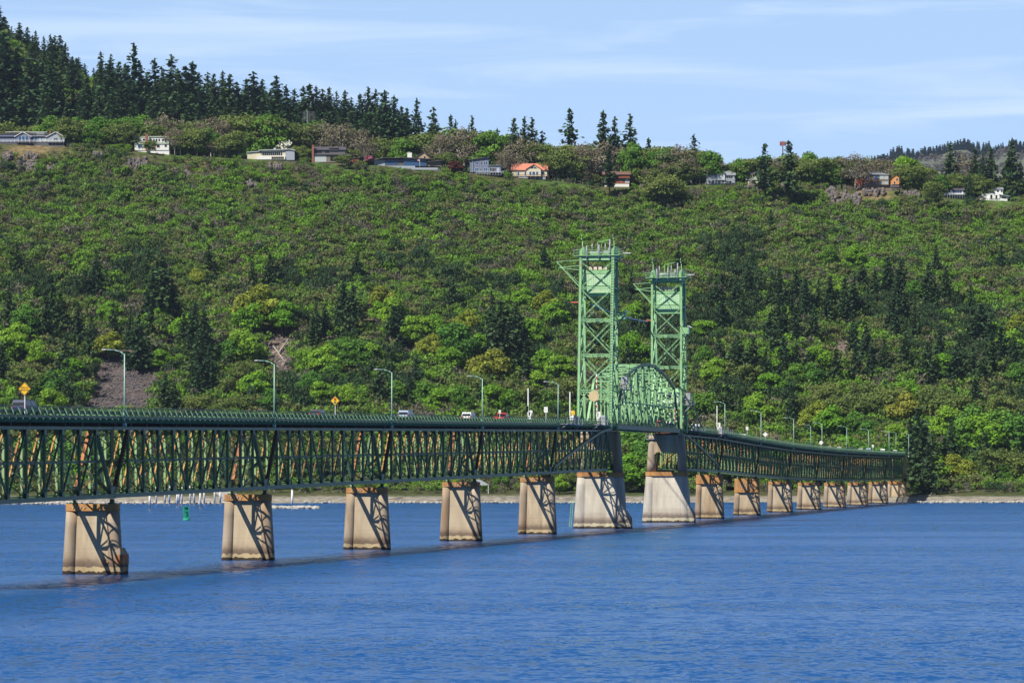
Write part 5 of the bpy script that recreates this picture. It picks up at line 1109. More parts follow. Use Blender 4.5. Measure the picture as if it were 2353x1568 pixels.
# --- maples and other leafy trees of the lower slope
GM = 'leafy trees of the lower slope'
for x, yt, yb, k in [(590, 652, 765, 'yellow'), (650, 690, 775, 'maple'), (572, 690, 775, 'maple2'), (560, 755, 850, 'maple'), (580, 790, 850, 'maple2'), (530, 775, 850, 'green'), (880, 655, 725, 'yellow'), (905, 680, 760, 'maple'), (870, 690, 745, 'maple'), (960, 720, 800, 'maple2'), (1000, 720, 790, 'maple'), (985, 765, 840, 'yellow'), (1050, 735, 850, 'green'), (1068, 710, 780, 'yellow'), (1030, 790, 860, 'maple2'), (1095, 765, 835, 'maple'),
                     (820, 775, 860, 'green'), (785, 770, 850, 'green2'), (855, 785, 850, 'maple'), (745, 790, 880, 'maple'), (765, 830, 900, 'green'), (705, 800, 870, 'maple'), (712, 850, 930, 'green'), (735, 870, 945, 'maple2'), (620, 890, 960, 'green'), (585, 850, 930, 'maple'), (550, 900, 965, 'oak2'), (522, 860, 930, 'oak2'), (560, 820, 900, 'oak'), (455, 615, 665, 'yellow'), (425, 720, 800, 'maple'), (375, 690, 740, 'maple'),
                     (250, 690, 745, 'maple'), (60, 695, 790, 'green'), (35, 740, 830, 'maple'), (85, 780, 860, 'maple'), (110, 850, 940, 'green'), (120, 890, 965, 'maple'), (165, 820, 900, 'maple'), (60, 840, 930, 'oak2'), (25, 900, 965, 'green'), (250, 760, 830, 'yellow'), (372, 800, 856, 'maple'), (375, 945, 985, 'green'), (450, 900, 965, 'oak2'), (490, 920, 970, 'oak2'), (905, 870, 945, 'green'), (975, 870, 945, 'green2'), (1010, 890, 960, 'maple'), (1060, 880, 960, 'green'), (1085, 850, 920, 'oak2'), (1120, 800, 890, 'yellow'), (1140, 880, 960, 'maple'),
                     (1175, 890, 965, 'green'), (1220, 880, 965, 'oak2'), (1255, 890, 970, 'green'), (1260, 800, 880, 'maple'), (1285, 810, 890, 'maple2'), (1240, 850, 920, 'maple'), (1250, 665, 730, 'yellow'), (1270, 690, 760, 'maple'), (1225, 730, 800, 'maple'), (1300, 860, 950, 'oak'), (1200, 660, 720, 'maple'), (830, 890, 950, 'green'), (800, 880, 950, 'maple'), (870, 930, 975, 'oak2'), (880, 900, 950, 'oak'), (1450, 760, 850, 'maple'), (1460, 690, 770, 'maple'), (1475, 900, 980, 'green'), (1440, 880, 960, 'oak2'),
                     (1640, 820, 900, 'maple'), (1620, 730, 800, 'maple2'), (1615, 790, 860, 'green'), (1660, 820, 890, 'oak2'), (1720, 830, 900, 'oak2'), (1600, 900, 980, 'green'), (1735, 900, 990, 'maple'), (1710, 930, 1000, 'green'), (1625, 900, 985, 'poplar'), (1780, 820, 890, 'maple'), (1800, 790, 850, 'maple2'), (1830, 830, 910, 'green'), (1770, 850, 930, 'maple2'), (1860, 830, 910, 'green'), (1880, 790, 870, 'maple'), (1900, 870, 950, 'oak2'), (1850, 900, 980, 'oak2'), (1870, 920, 1010, 'yellow'), (1905, 930, 1020, 'maple'), (1940, 900, 980, 'oak2'), (1985, 870, 950, 'oak2'), (1960, 940, 1020, 'green'), (2010, 900, 980, 'oak'), (2040, 880, 970, 'oak2'), (2075, 900, 990, 'yellow'), (2040, 960, 1030, 'oak'), (2000, 960, 1030, 'green'), (2065, 970, 1050, 'maple'), (2090, 870, 960, 'maple'),
                     (2120, 880, 960, 'oak2'), (2155, 880, 980, 'oak2'), (2210, 900, 1000, 'oak2'), (2180, 930, 1020, 'maple'), (2230, 930, 1050, 'poplar'), (2210, 960, 1070, 'poplar'), (2255, 950, 1070, 'maple'), (2290, 940, 1060, 'poplar'), (2330, 950, 1070, 'poplar'), (2310, 900, 990, 'oak2'), (2150, 1040, 1120, 'maple'), (2200, 1040, 1120, 'yellow'), (2240, 1050, 1115, 'oak'), (2290, 1020, 1115, 'oak2'), (2335, 1030, 1115, 'oak'), (2315, 1060, 1118, 'green'), (2222, 1070, 1118, 'green2'), (2280, 740, 800, 'maple'), (2320, 755, 830, 'maple'), (2345, 720, 790, 'yellow'), (2330, 830, 900, 'green'), (2170, 810, 880, 'maple'), (1930, 650, 710, 'maple'), (1960, 560, 620, 'maple'), (1900, 560, 620, 'green'), (2100, 640, 700, 'green'),
                     (1450, 985, 1120, 'poplar'), (1470, 1010, 1125, 'green'), (1440, 1040, 1130, 'maple'), (1485, 1040, 1130, 'green2'), (1300, 1080, 1128, 'oak2'), (1285, 1090, 1135, 'maple'), (1150, 1080, 1128, 'green')]:
    yb = min(yb, 1135); by_photo(k, x, yt, yb, group=GM, wide=float(R6.uniform(.95, 1.25)))
GB = 'leafy trees on the low shore behind the bridge'
x = -10.0
while x < 2060:
    Y = shore_Y(x) + R6.uniform(62, 100); yt = R6.uniform(985, 1030)
    by_photo(['green', 'oak', 'green2', 'maple', 'oak2', 'poplar', 'bare'][int(R6.integers(7))], x, yt, 0, Y=float(Y), group=GB, wide=float(R6.uniform(.9, 1.2))); x += R6.uniform(24, 40)
# labels: kind + nearest landmark + order along the picture there
LM_TOP = [(75, 'the blue-grey gabled house'), (348, 'the white house'), (620, 'the low cream house'), (755, 'the brown house'), (930, 'the long dark house'), (1112, 'the blue-grey two-storey house'),
          (1216, 'the salmon-roofed house'), (1415, 'the red-brown cabin'), (1655, 'the grey-roofed house'), (1737, 'the green-roofed cottage'), (2005, 'the octagonal house'), (2187, 'the slate-roofed house'), (2294, 'the small white house')]
LM_LOW = [(55, 'the draw bridge sign'), (286, 'the nearest street lamp'), (630, 'the second street lamp'), (770, 'the traffic-signal sign'), (900, 'the third street lamp'), (1108, 'the fourth street lamp'), (1282, 'the fifth street lamp'),
          (1372, 'the near lift tower'), (1533, 'the far lift tower'), (1665, 'the first lamp past the towers'), (1748, 'the second lamp past the towers'), (1823, 'the third lamp past the towers'), (1945, 'the fifth lamp past the towers'), (2087, 'the wooded bridge end'), (2250, 'the bare right-hand shore')]
PLACE = {GF: ('behind', LM_TOP), GR: ('high behind', LM_TOP), GO: ('near', LM_TOP), GC: ('upslope of', LM_LOW), GM: ('low on the slope by', LM_LOW), GB: ('on the shore beyond', LM_LOW)}
buckets = {}
for o, key, px, py, h in TREES:
    rel, lms = PLACE.get(o['group'], ('on the slope above', LM_LOW)); lm = min(lms, key=lambda q: abs(q[0] - px))
    buckets.setdefault((o['group'], KINDW[key], lm[1], rel), []).append((px, py, h, o))
for (g, kw, lm, rel), L in buckets.items():
    L.sort(key=lambda q: q[0]); hs = sorted(q[2] for q in L); n = len(L)
    for i, (px, py, h, o) in enumerate(L):
        kk = n
        if n == 1: s = '%s %s %s' % (kw, rel, lm)
        elif h == hs[-1]: s = 'tallest %s %s %s' % (kw, rel, lm)
        elif h == hs[0]: s = 'shortest %s %s %s' % (kw, rel, lm)
        else: s = '%s %s %s, %s from left' % (kw, rel, lm, ORD[min(i, 19)])
        while len(s.replace('-', ' ').split()) > 16 and 'the ' in s: s = s.replace('the ', '', 1)
        o['label'] = s.replace('the blue-grey two-storey house', 'the two-storey house').replace(', ', ' ') if len(s.split()) > 14 else s
from collections import Counter
print(Counter(CATW[q[1]] for q in TREES))
for k, r_ in PROTO.items():
    if k not in USED: bpy.data.objects.remove(r_)

# --- the scrub oak that clothes the slope: thousands of small trees that read as one mass
def scrub():
    rg = np.random.default_rng(5); temps = []
    for k in range(7):
        n = 340 if k < 5 else 200; cen = rg.uniform(-.55, .55, (9, 3)); cen[:, 2] = rg.uniform(.35, .85, 9)
        i = rg.integers(0, 9, n); d = rg.normal(size=(n, 3)); d /= np.linalg.norm(d, axis=1)[:, None]; d[:, 2] = abs(d[:, 2]) * .9 - .15
        q = cen[i] + d * rg.uniform(.18, .36, n)[:, None]; a, b = rot_frames(n, .4, rg, d * .8); s = rg.uniform(.05, .105, n)[:, None]
        tri = np.stack([q - a * s - b * s * .5, q + a * s - b * s * .4, q + b * s * .9], 1)
        tone = rg.uniform(.7, 1.3, n)
        # pale stems
        ns = 5 if k < 5 else 16; st = []
        for j in range(ns):
            p0 = np.array([rg.uniform(-.1, .1), rg.uniform(-.1, .1), -.1]); p1 = np.array([rg.uniform(-.6, .6), rg.uniform(-.6, .6), rg.uniform(.5, 1.0)]); w_ = np.array([.025, 0, 0])
            st.append([p0 - w_, p0 + w_, p1])
        tri = np.concatenate([tri, np.array(st)]); tone = np.concatenate([tone, np.full(ns, -1.0)]); temps.append((tri, tone))
    P = []
    Yr = np.arange(1255, 1765, 4.1)
    for Y in Yr:
        w_ = 1650 / F * Y; n = int(2 * w_ / 4.1); X = -w_ + (np.arange(n) + rg.uniform(-.45, .45, n)) * 4.1; P.append(np.stack([X, Y + rg.uniform(-2.2, 2.2, n)], 1))
    for Y in np.arange(1790, 2230, 5.2):
        X = np.arange(-430, -110, 5.2) * Y / 1760; P.append(np.stack([X + rg.uniform(-2.4, 2.4, len(X)), Y + rg.uniform(-2.5, 2.5, len(X))], 1))
    for Y in np.arange(1690, 1780, 4.4):
        X = np.arange(-330, 330, 4.4); P.append(np.stack([X + rg.uniform(-2.2, 2.2, len(X)), Y + rg.uniform(-2.2, 2.2, len(X))], 1))
    P = np.concatenate(P); X, Y = P.T; Z = ground(X, Y); px, py = pix(X, Y, Z); S = Y - shore_Y(px)
    keep = (S > 34) & ((S < 512) | (S > 560)) & (px > -380) & (px < 2740)
    for pl in TALUS:
        c_ = np.mean(pl, 0); big = [(c_[0] + (a - c_[0]) * 1.0, c_[1] + (b - c_[1]) * 1.0) for a, b in pl]
        keep &= ~in_poly(px, py, big); keep &= ~in_poly(px, py - 12, big); keep &= ~in_poly(px, py - 26, big)
    for a, b, dpt in LAWNS: keep &= ~((px > a) & (px < b) & (S > 508 - dpt) & (S < 540) & (rg.random(len(X)) < .8))
    dry = ((px < 150) & (S > 491) & (S < 540)) | ((px > 1900) & (px < 2130) & (S > 492)) | ((px > 330) & (px < 480) & (S > 495) & (S < 540)) | ((px > 1230) & (px < 1300) & (S > 440))
    keep &= ~(dry & (rg.random(len(X)) < .5))
    pyb = pix(X, Y, Z)[1]
    for a, c0, b, d in OUTCROPS: keep &= ~((px > a - 3) & (px < b + 3) & (pyb > c0) & (pyb < d + 11))
    for a, b in HOUSE_X: keep &= ~((px > a - 4) & (px < b + 4) & (S > np.where(px > 1900, 492, 501)) & (S < 540))
    keep &= ~((S < 60) & (rg.random(len(X)) < .45)); keep &= rg.random(len(X)) < .95
    X, Y, Z, px, S = X[keep], Y[keep], Z[keep], px[keep], S[keep]; n = len(X)
    h = rg.uniform(3.6, 8.0, n) * np.interp(S, [20, 60, 120, 300, 480, 512], [.45, .8, 1.15, 1.0, .85, .45]) * np.where(S > 540, 2.2, 1); inf = np.zeros(n, bool)
    for a, b in HOUSE_X: inf |= (px > a - 6) & (px < b + 6) & (S > 486) & (S < 540)
    h = np.where(inf, h * np.interp(S, [486, 504], [.9, .42]), h); wd = h * rg.uniform(.75, 1.1, n) * .92
    k1 = fnoise(X, Y, 45, 11); k2 = fnoise(X, Y, 18, 12); r = rg.random(n)
    base = np.array([[.140, .258, .046]]) * (1 - k1[:, None]) + np.array([[.160, .238, .060]]) * k1[:, None]
    base *= (.72 + .55 * rg.random(n))[:, None]
    bright = (r < .12) | ((k2 > .72) & (r < .5)); base[bright] = np.array([.175, .33, .040]) * rg.uniform(.8, 1.15, bright.sum())[:, None]
    olive = (r > .62) & (r < .86); base[olive] = np.array([.180, .208, .078]) * rg.uniform(.75, 1.15, olive.sum())[:, None]
    gray = (r > .87); base[gray] = np.array([.18, .172, .128]) * rg.uniform(.7, 1.1, gray.sum())[:, None]
    dark = (r > .42) & (r < .50); base[dark] = np.array([.055, .10, .045])
    dk3 = (fnoise(X, Y, 42, 21) > np.where(px > 1600, .58, .70)) & (rg.random(n) < .35) & (S < 420); base[dk3] = np.array([.050, .092, .040]) * rg.uniform(.7, 1.3, dk3.sum())[:, None]; h = np.where(dk3, h * 1.45, h); gray &= ~dk3
    ti = np.where(gray, rg.integers(5, 7, n), rg.integers(0, 5, n)); V, T = [], []
    for k in range(7):
        m_ = np.nonzero(ti == k)[0]; tri, tone = temps[k]; ang = rg.uniform(0, 6.28, len(m_)); ca, sa = np.cos(ang)[:, None, None], np.sin(ang)[:, None, None]
        x_ = (tri[None, :, :, 0] * ca - tri[None, :, :, 1] * sa) * wd[m_, None, None] + X[m_, None, None]; y_ = (tri[None, :, :, 0] * sa + tri[None, :, :, 1] * ca) * wd[m_, None, None] + Y[m_, None, None]
        z_ = tri[None, :, :, 2] * h[m_, None, None] + Z[m_, None, None] - .2
        V.append(np.stack([x_, y_, z_], -1).reshape(-1, 3)); tt = tone[None, :, None] * base[m_, None, :]
        tt = np.where(tone[None, :, None] < 0, np.array([.40, .38, .35])[None, None, :], tt); T.append(tt.reshape(-1, 3))
    V = np.concatenate(V); T = np.concatenate(T); me = np_mesh('oak_scrub', V, np.arange(len(V)).reshape(-1, 3)); face_tone(me, T); me.materials.append(leaf('scrub_leaves', (1, 1, 1), (1, 1, 1), .3, True))
    o = bpy.data.objects.new('oak_scrub', me); COL.objects.link(o); tag(o, 'dense green and grey oak scrub covering the whole hillside', 'scrub', kind='stuff'); return n
def edge_forest():                  # the wood goes on beyond the left edge of the photo
    rg = np.random.default_rng(8); q0, t0 = cone_crown(41, .24, .04, 14, .055, .1); Q, T = [], []
    for k in range(170):
        x = rg.uniform(-620, -45); Y = rg.uniform(1830, 2150); X = (x - CX) / F * Y; h = rg.uniform(22, 34); Q.append(q0 * h + np.array([X, Y, gz(X, Y) - .3])); T.append((t0 * rg.uniform(.8, 1.2))[:, None] * np.array([[.05, .10, .048]]))
    me = np_mesh('edge_forest', np.concatenate(Q).reshape(-1, 3), np.arange(sum(len(q) for q in Q) * 4).reshape(-1, 4)); face_tone(me, np.concatenate(T)); me.materials.append(leaf('edge_needles', (1, 1, 1), (1, 1, 1), .12, True)); o = bpy.data.objects.new('edge_forest', me); COL.objects.link(o); tag(o, 'dark fir wood on the hill beyond the left edge', 'forest', kind='stuff')
edge_forest()
print('scrub', scrub(), 'trees', len(TREES))
# ------------------------------------------------------------------ bridge furniture
def text_mesh(body, size, name, m, parent, loc, rot, align='CENTER'):
    cu = bpy.data.curves.new(name, 'FONT'); cu.body = body; cu.size = size; cu.align_x = align; cu.align_y = 'CENTER'; cu.extrude = .004; cu.space_line = .95
    t_ = bpy.data.objects.new('tmp', cu); COL.objects.link(t_); dg = bpy.context.evaluated_depsgraph_get(); me = bpy.data.meshes.new_from_object(t_.evaluated_get(dg)); bpy.data.objects.remove(t_)
    me.materials.clear(); me.materials.append(m); o = bpy.data.objects.new(name, me); COL.objects.link(o); o.parent = parent; CH.setdefault(parent.name, []).append(o); o.location = loc; o.rotation_euler = rot; return o
lamp = empty('street_lamp'); m = MB(); m.tube((0, 0, -2.2), (0, 0, 6.6), .11, .07, 8); m.box(-.2, .2, -.2, .2, -2.3, -1.9); m.box(-.14, .14, -.05, .3, -.9, -.6); m.build('pole', LAMPPOLE, lamp)
m = MB(); m.path([(0, 0, 6.5), (0, .5, 6.85), (0, 1.3, 7.1), (0, 2.5, 7.15)], .06, .045, 6); m.build('arm', LAMPPOLE, lamp); m = MB(); m.loft([[(-.11, 2.3, 7.1), (.11, 2.3, 7.1), (.11, 2.3, 7.24), (-.11, 2.3, 7.24)], [(-.15, 2.6, 7.08), (.15, 2.6, 7.08), (.12, 2.6, 7.26), (-.12, 2.6, 7.26)], [(-.1, 2.95, 7.1), (.1, 2.95, 7.1), (.08, 2.95, 7.2), (-.08, 2.95, 7.2)]]); m.build('lamp_head', STEEL, lamp)
LD = ['nearest street lamp, standing over the left pier against the scree', 'second street lamp from the left, over the second pier', 'third street lamp from the left, right of the traffic-signal sign', 'street lamp just left of the red pickup', 'last street lamp before the near lift tower',
      'first street lamp right of the lift towers', 'second street lamp right of the towers, beside a white diamond sign', 'third street lamp right of the towers', 'fourth street lamp right of the towers', 'fifth street lamp right of the towers', 'sixth street lamp right of the towers', 'second last street lamp, near the wooded shore', 'last street lamp at the wooded end of the bridge']
for i, px in enumerate([286, 630, 900, 1108, 1282, 1665, 1748, 1823, 1888, 1945, 1995, 2042, 2087]):
    n = n_at(px, -3.45); o = lamp if i == 0 else copy_tree(lamp); o.location = br(n, -3.45, railz(n)); o.rotation_euler = (0, 0, RZ); tag(o, LD[i], 'street lamp', 'street lamps along the bridge')
for px, Y, h, lab in [(1862, 1290, 1.0, 'grey road lamp on the shore behind the bridge'), (2058, 1330, 1.0, 'thin road lamp on the shore near the end of the bridge')]:
    o = copy_tree(lamp); X = (px - CX) / F * Y; o.location = (X, Y, HC + (YH - (975 if px < 1900 else 992)) / F * Y - 7.1); o.rotation_euler = (0, 0, RZ); tag(o, lab, 'street lamp', 'road lamps on the shore'); m = MB(); m.tube((0, 0, -14), (0, 0, -2.3), .13, n=7); m.build('mast_foot', LAMPPOLE, o)
YEL = mat('sign_yellow', (.80, .46, .02), .45, vary=.02); SBLK = mat('sign_black', (.02, .02, .02), .5)
def sign_root(px, lab, post_top, cat='road sign'):
    n = n_at(px, -3.4); r = empty('road_sign', br(n, -3.4, railz(n)), RZ); tag(r, lab, cat, 'road signs on the bridge'); m = MB(); m.box(-.04, .04, -.04, .04, -.9, post_top); m.box(-.04, .9 if post_top > 1 else .5, -.03, .03, -.95, -.89); m.build('post', WHITE, r); return r
def diamond(r, zc, h, mm, frame=None):
    m = MB(); m.loft([[(x, 0, zc - h), (x, h, zc), (x, 0, zc + h), (x, -h, zc)] for x in (-.09, -.06)]); o = m.build('panel', mm, r)
    if frame:
        m = MB(); q = [(0, zc - h * .92), (h * .92, zc), (0, zc + h * .92), (-h * .92, zc)]
        for i in range(4): a, b_ = q[i], q[(i + 1) % 4]; m.bar((-.095, a[0], a[1]), (-.095, b_[0], b_[1]), .01, .035, (1, 0, 0))
        m.build('border', frame, o)
    return o
r = sign_root(57, 'yellow diamond DRAW BRIDGE sign on a white post at the left', 1.15); o = diamond(r, 1.85, .76, YEL, SBLK)
text_mesh('DRAW\nBRIDGE', .30, 'lettering', SBLK, o, (-.105, 0, 1.85), (rad(90), 0, rad(-90)))
r = sign_root(770, 'yellow diamond sign with a traffic-light symbol', 1.1); o = diamond(r, 1.75, .72, YEL, SBLK); m = MB(); m.box(-.11, -.095, -.17, .17, 1.35, 2.15); m.build('symbol_plate', SBLK, o)
for z, c_ in ((2.0, (.75, .03, .02)), (1.75, (.85, .5, .02)), (1.5, (.03, .45, .2))):
    m = MB(); m.loft([circ(0, 0, 0, .10, 12), circ(0, 0, .012, .10, 12)]); q = m.build('symbol_light', mat('symbol_colour', c_, .5), o); q.location = (-.112, 0, z); q.rotation_euler = (0, rad(-90), 0)
for px, w_, h_, z, lab in [(1148, .42, .62, .55, 'small white rectangular sign right of the red pickup'), (1254, .75, 1.1, .95, 'large white rectangular sign before the near tower'), (1716, .7, .9, 1.0, 'white rectangular sign on the right half of the bridge'), (2005, .7, .9, .8, 'small white sign near the right end of the bridge')]:
    r = sign_root(px, lab, z); m = MB(); m.box(-.08, -.05, -w_ / 2, w_ / 2, z, z + h_); o = m.build('panel', WHITE, r); m = MB(); m.bar((-.085, -.2 * w_, z + h_ * .35), (-.085, .25 * w_, z + h_ * .6), .006, .05, (1, 0, 0)); m.build('marking', SBLK, o)
for px, lab in [(1758, 'white back of a diamond sign beside the second lamp right of the towers'), (1886, 'white back of a diamond sign beside the fourth lamp right of the towers')]:
    r = sign_root(px, lab, .3); diamond(r, .75, .72, WHITE)
# gates, signals, cabinets at the lift span
def platform(px, w_, lab):
    n = n_at(px, -4.2); r = empty('gate_platform', br(n, -4.2, railz(n) - 1.3), RZ); tag(r, lab, 'platform', 'grey gate platforms'); m = MB(); m.box(-w_, w_, -.8, .8, -.12, 0); m.build('floor', STEEL, r); m = MB()
    for x in np.linspace(-w_, w_, 5): m.box(x - .04, x + .04, -.8, -.72, 0, 1.25)
    for z in (.6, 1.2): m.box(-w_, w_, -.8, -.73, z, z + .07)
    m.build('railing', STEEL, r); m = MB(); m.bar((-w_ + .3, -.7, -.1), (-w_ + .3, .9, -1.2), .12, .12); m.bar((w_ - .3, -.7, -.1), (w_ - .3, .9, -1.2), .12, .12); m.build('brackets', STEEL, r); return n
platform(1312, 7.5, 'grey railed platform on the deck edge left of the near tower'); platform(1381, 6.0, 'grey railed platform at the foot of the near tower'); platform(1600, 8.0, 'grey railed platform at the foot of the far tower stairs'); platform(1666, 7.5, 'grey railed platform below the first lamp right of the towers')
def gate(px, p, ht, striped, lab):
    n = n_at(px, p); r = empty('barrier_gate', br(n, p, railz(n) - 1.1), RZ); tag(r, lab, 'barrier gate', 'raised barrier gates'); m = MB(); m.box(-.35, .35, -.35, .35, 0, 1.5); m.box(-.2, .2, -.55, -.1, 1.5, 2.6); m.build('housing', WHITE, r)
    REDS = MATS.get('barrier_red') or mat('barrier_red', (.55, .05, .04), .5); k = int(ht / .6)
    m = MB()
    for i in range(k): m.box(-.07, .07, .25, .47, 1.6 + i * .6, 1.6 + (i + 1) * .6 - .002, (i % 2) if striped else 0)
    m.box(-.1, .1, -.5, .5, 2.3, 2.5); m.build('arm', [WHITE, REDS], r); return r
g = gate(1374, -2.4, 9.0, True, 'raised red and white barrier arm in front of the near tower'); m = MB(); m.loft([circ(0, 0, 0, 1.2, 8), circ(0, 0, .06, 1.2, 8)]); CRS = mat('cream_sign', (.55, .44, .24), .6); o = m.build('octagon_sign', CRS, g); o.location = (-.2, .9, 5.9); o.rotation_euler = (0, rad(-90), 0)
m = MB()
for a, b_ in ((.35, .75), (-.75, -.35)): m.box(.061, .07, -.12, .12, a, b_)
m.build('marks', SBLK, o).rotation_euler = (0, rad(90), 0)
gate(1313, -2.9, 5.0, False, 'raised white barrier arm left of the near tower, right of the traffic light'); gate(1217, 3.0, 5.6, False, 'raised white barrier arm on the far edge, right of the dark signal'); gate(1650, -2.9, 5.4, False, 'raised white barrier arm right of the far tower')
gate(1553, 2.6, 5.0, True, 'red and white barrier arm seen through the arched span')
def signal(px, p, h_, lab, lit):
    n = n_at(px, p); r = empty('traffic_light', br(n, p, railz(n) - .4), RZ); tag(r, lab, 'traffic light', 'traffic lights at the lift span'); m = MB(); m.tube((0, 0, -.8), (0, 0, h_), .06, n=6); m.build('pole', DKSHADEGREEN, r); m = MB(); m.box(-.12, .12, -.2, .2, h_, h_ + 1.15); o = m.build('housing', BLACK, r)
    for k, c_ in enumerate(((.06, .35, .5), (.8, .42, .03), (.25, .03, .03))):
        m = MB(); z = h_ + .2 + k * .38; m.tube((-.13, 0, z), (-.32, 0, z + .02), .15, .14, 10, cap=False); m.loft([circ(0, 0, 0, .14, 10), circ(0, 0, .01, .14, 10)]); q = m.build('visor', mat('signal_visor', c_ if lit else (.03, .04, .03), .5), o)
signal(1299, -3.3, 1.6, 'traffic light with orange and cyan faces, left of the near tower', True); signal(1211, 3.2, 1.6, 'dark-backed traffic light on the far side of the deck', False)
n = n_at(1316.5, -3.4); r = empty('warning_beacon', br(n, -3.4, railz(n) - .3), RZ); tag(r, 'yellow warning box on a post beside the near tower', 'beacon'); m = MB(); m.box(-.15, .15, -.36, .36, .9, 1.75); m.box(-.18, -.151, -.2, .2, 1.0, 1.3); m.build('box', YEL, r); m = MB(); m.tube((0, 0, -.5), (0, 0, .9), .07, n=6); m.build('post', WHITE, r)
for px, p, w_, h_, lab in [(1324, -3.6, .45, 1.6, 'white control cabinet beside the yellow warning box'), (1386, -3.8, .6, 1.9, 'white control cabinet at the foot of the near tower'), (1592, -4.0, .5, 1.5, 'white control cabinet at the foot of the stairway'), (1655, -4.0, .5, 1.6, 'white control cabinet below the first lamp right of the towers')]:
    n = n_at(px, p); r = empty('control_cabinet', br(n, p, railz(n) - 1.3), RZ); tag(r, lab, 'cabinet', 'control cabinets'); m = MB(); m.box(-w_, w_, -.4, .4, 0, h_); m.box(-w_ - .06, w_ + .06, -.46, .46, h_, h_ + .08); m.build('case', WHITE, r); m = MB(); m.box(-w_ - .03, -w_ - .001, -.34, .34, .15, h_ - .15); m.build('door', STEEL, r)
# cables
def cable(name, lab, pts, r_, m, sag=0.0):
    P = []
    for (a, b_) in zip(pts[:-1], pts[1:]):
        a, b_ = Vector(a), Vector(b_)
        for i in range(12): u = i / 12; q = a.lerp(b_, u); q.z -= sag * 4 * u * (1 - u); P.append(q)
    P.append(Vector(pts[-1])); mb = MB(); mb.path(P, r_, r_, 5); tag(mb.build(name, m), lab, 'cable', 'overhead cables')
def tower_pt(n, x, y, z): q = br(n, y, z); return q + Vector((DX, DY, 0)) * x
XB57 = -(6.7 - 2.9 * 36 / 36.6)
DCAB = mat('dark_cable', (.05, .05, .05), .6); PCAB = mat('blue_grey_cable', (.34, .36, .46), .5)
def land(px, Y): X = (px - CX) / F * Y; return Vector((X, Y, gz(X, Y)))
cable('guy_cable', 'thin cable from the near tower boom tip down to the shore', [tower_pt(5, XB57, 8.9, 57.6), land(1228, 1305)], .05, DCAB, 8); cable('guy_cable', 'second thin cable, from the lower boom of the near tower to the shore', [tower_pt(5, XB57, 8.6, 56.3), land(1258, 1300)], .05, DCAB, 8)
cable('signal_cable', 'blue-grey submarine cable slung between the two towers', [tower_pt(5, -2, 2.0, 48.6), tower_pt(6.28, -XB57, 5.4, 48.5)], .19, PCAB, .6)
cable('top_cable', 'dark cable between the tops of the two towers', [tower_pt(5, 0, -4.5, 58.9), tower_pt(6.28, 0, 3.6, 60.0)], .07, DCAB, 2.5)
for n_, lab in ((5, 'hoist cable hanging beside the near lift tower'), (6.28, 'hoist cable hanging beside the far lift tower')):
    cable('hoist_cable', lab, [tower_pt(n_, .5, -6.4, 45.0), tower_pt(n_, .6, -6.2, 30.5)], .05, DCAB)
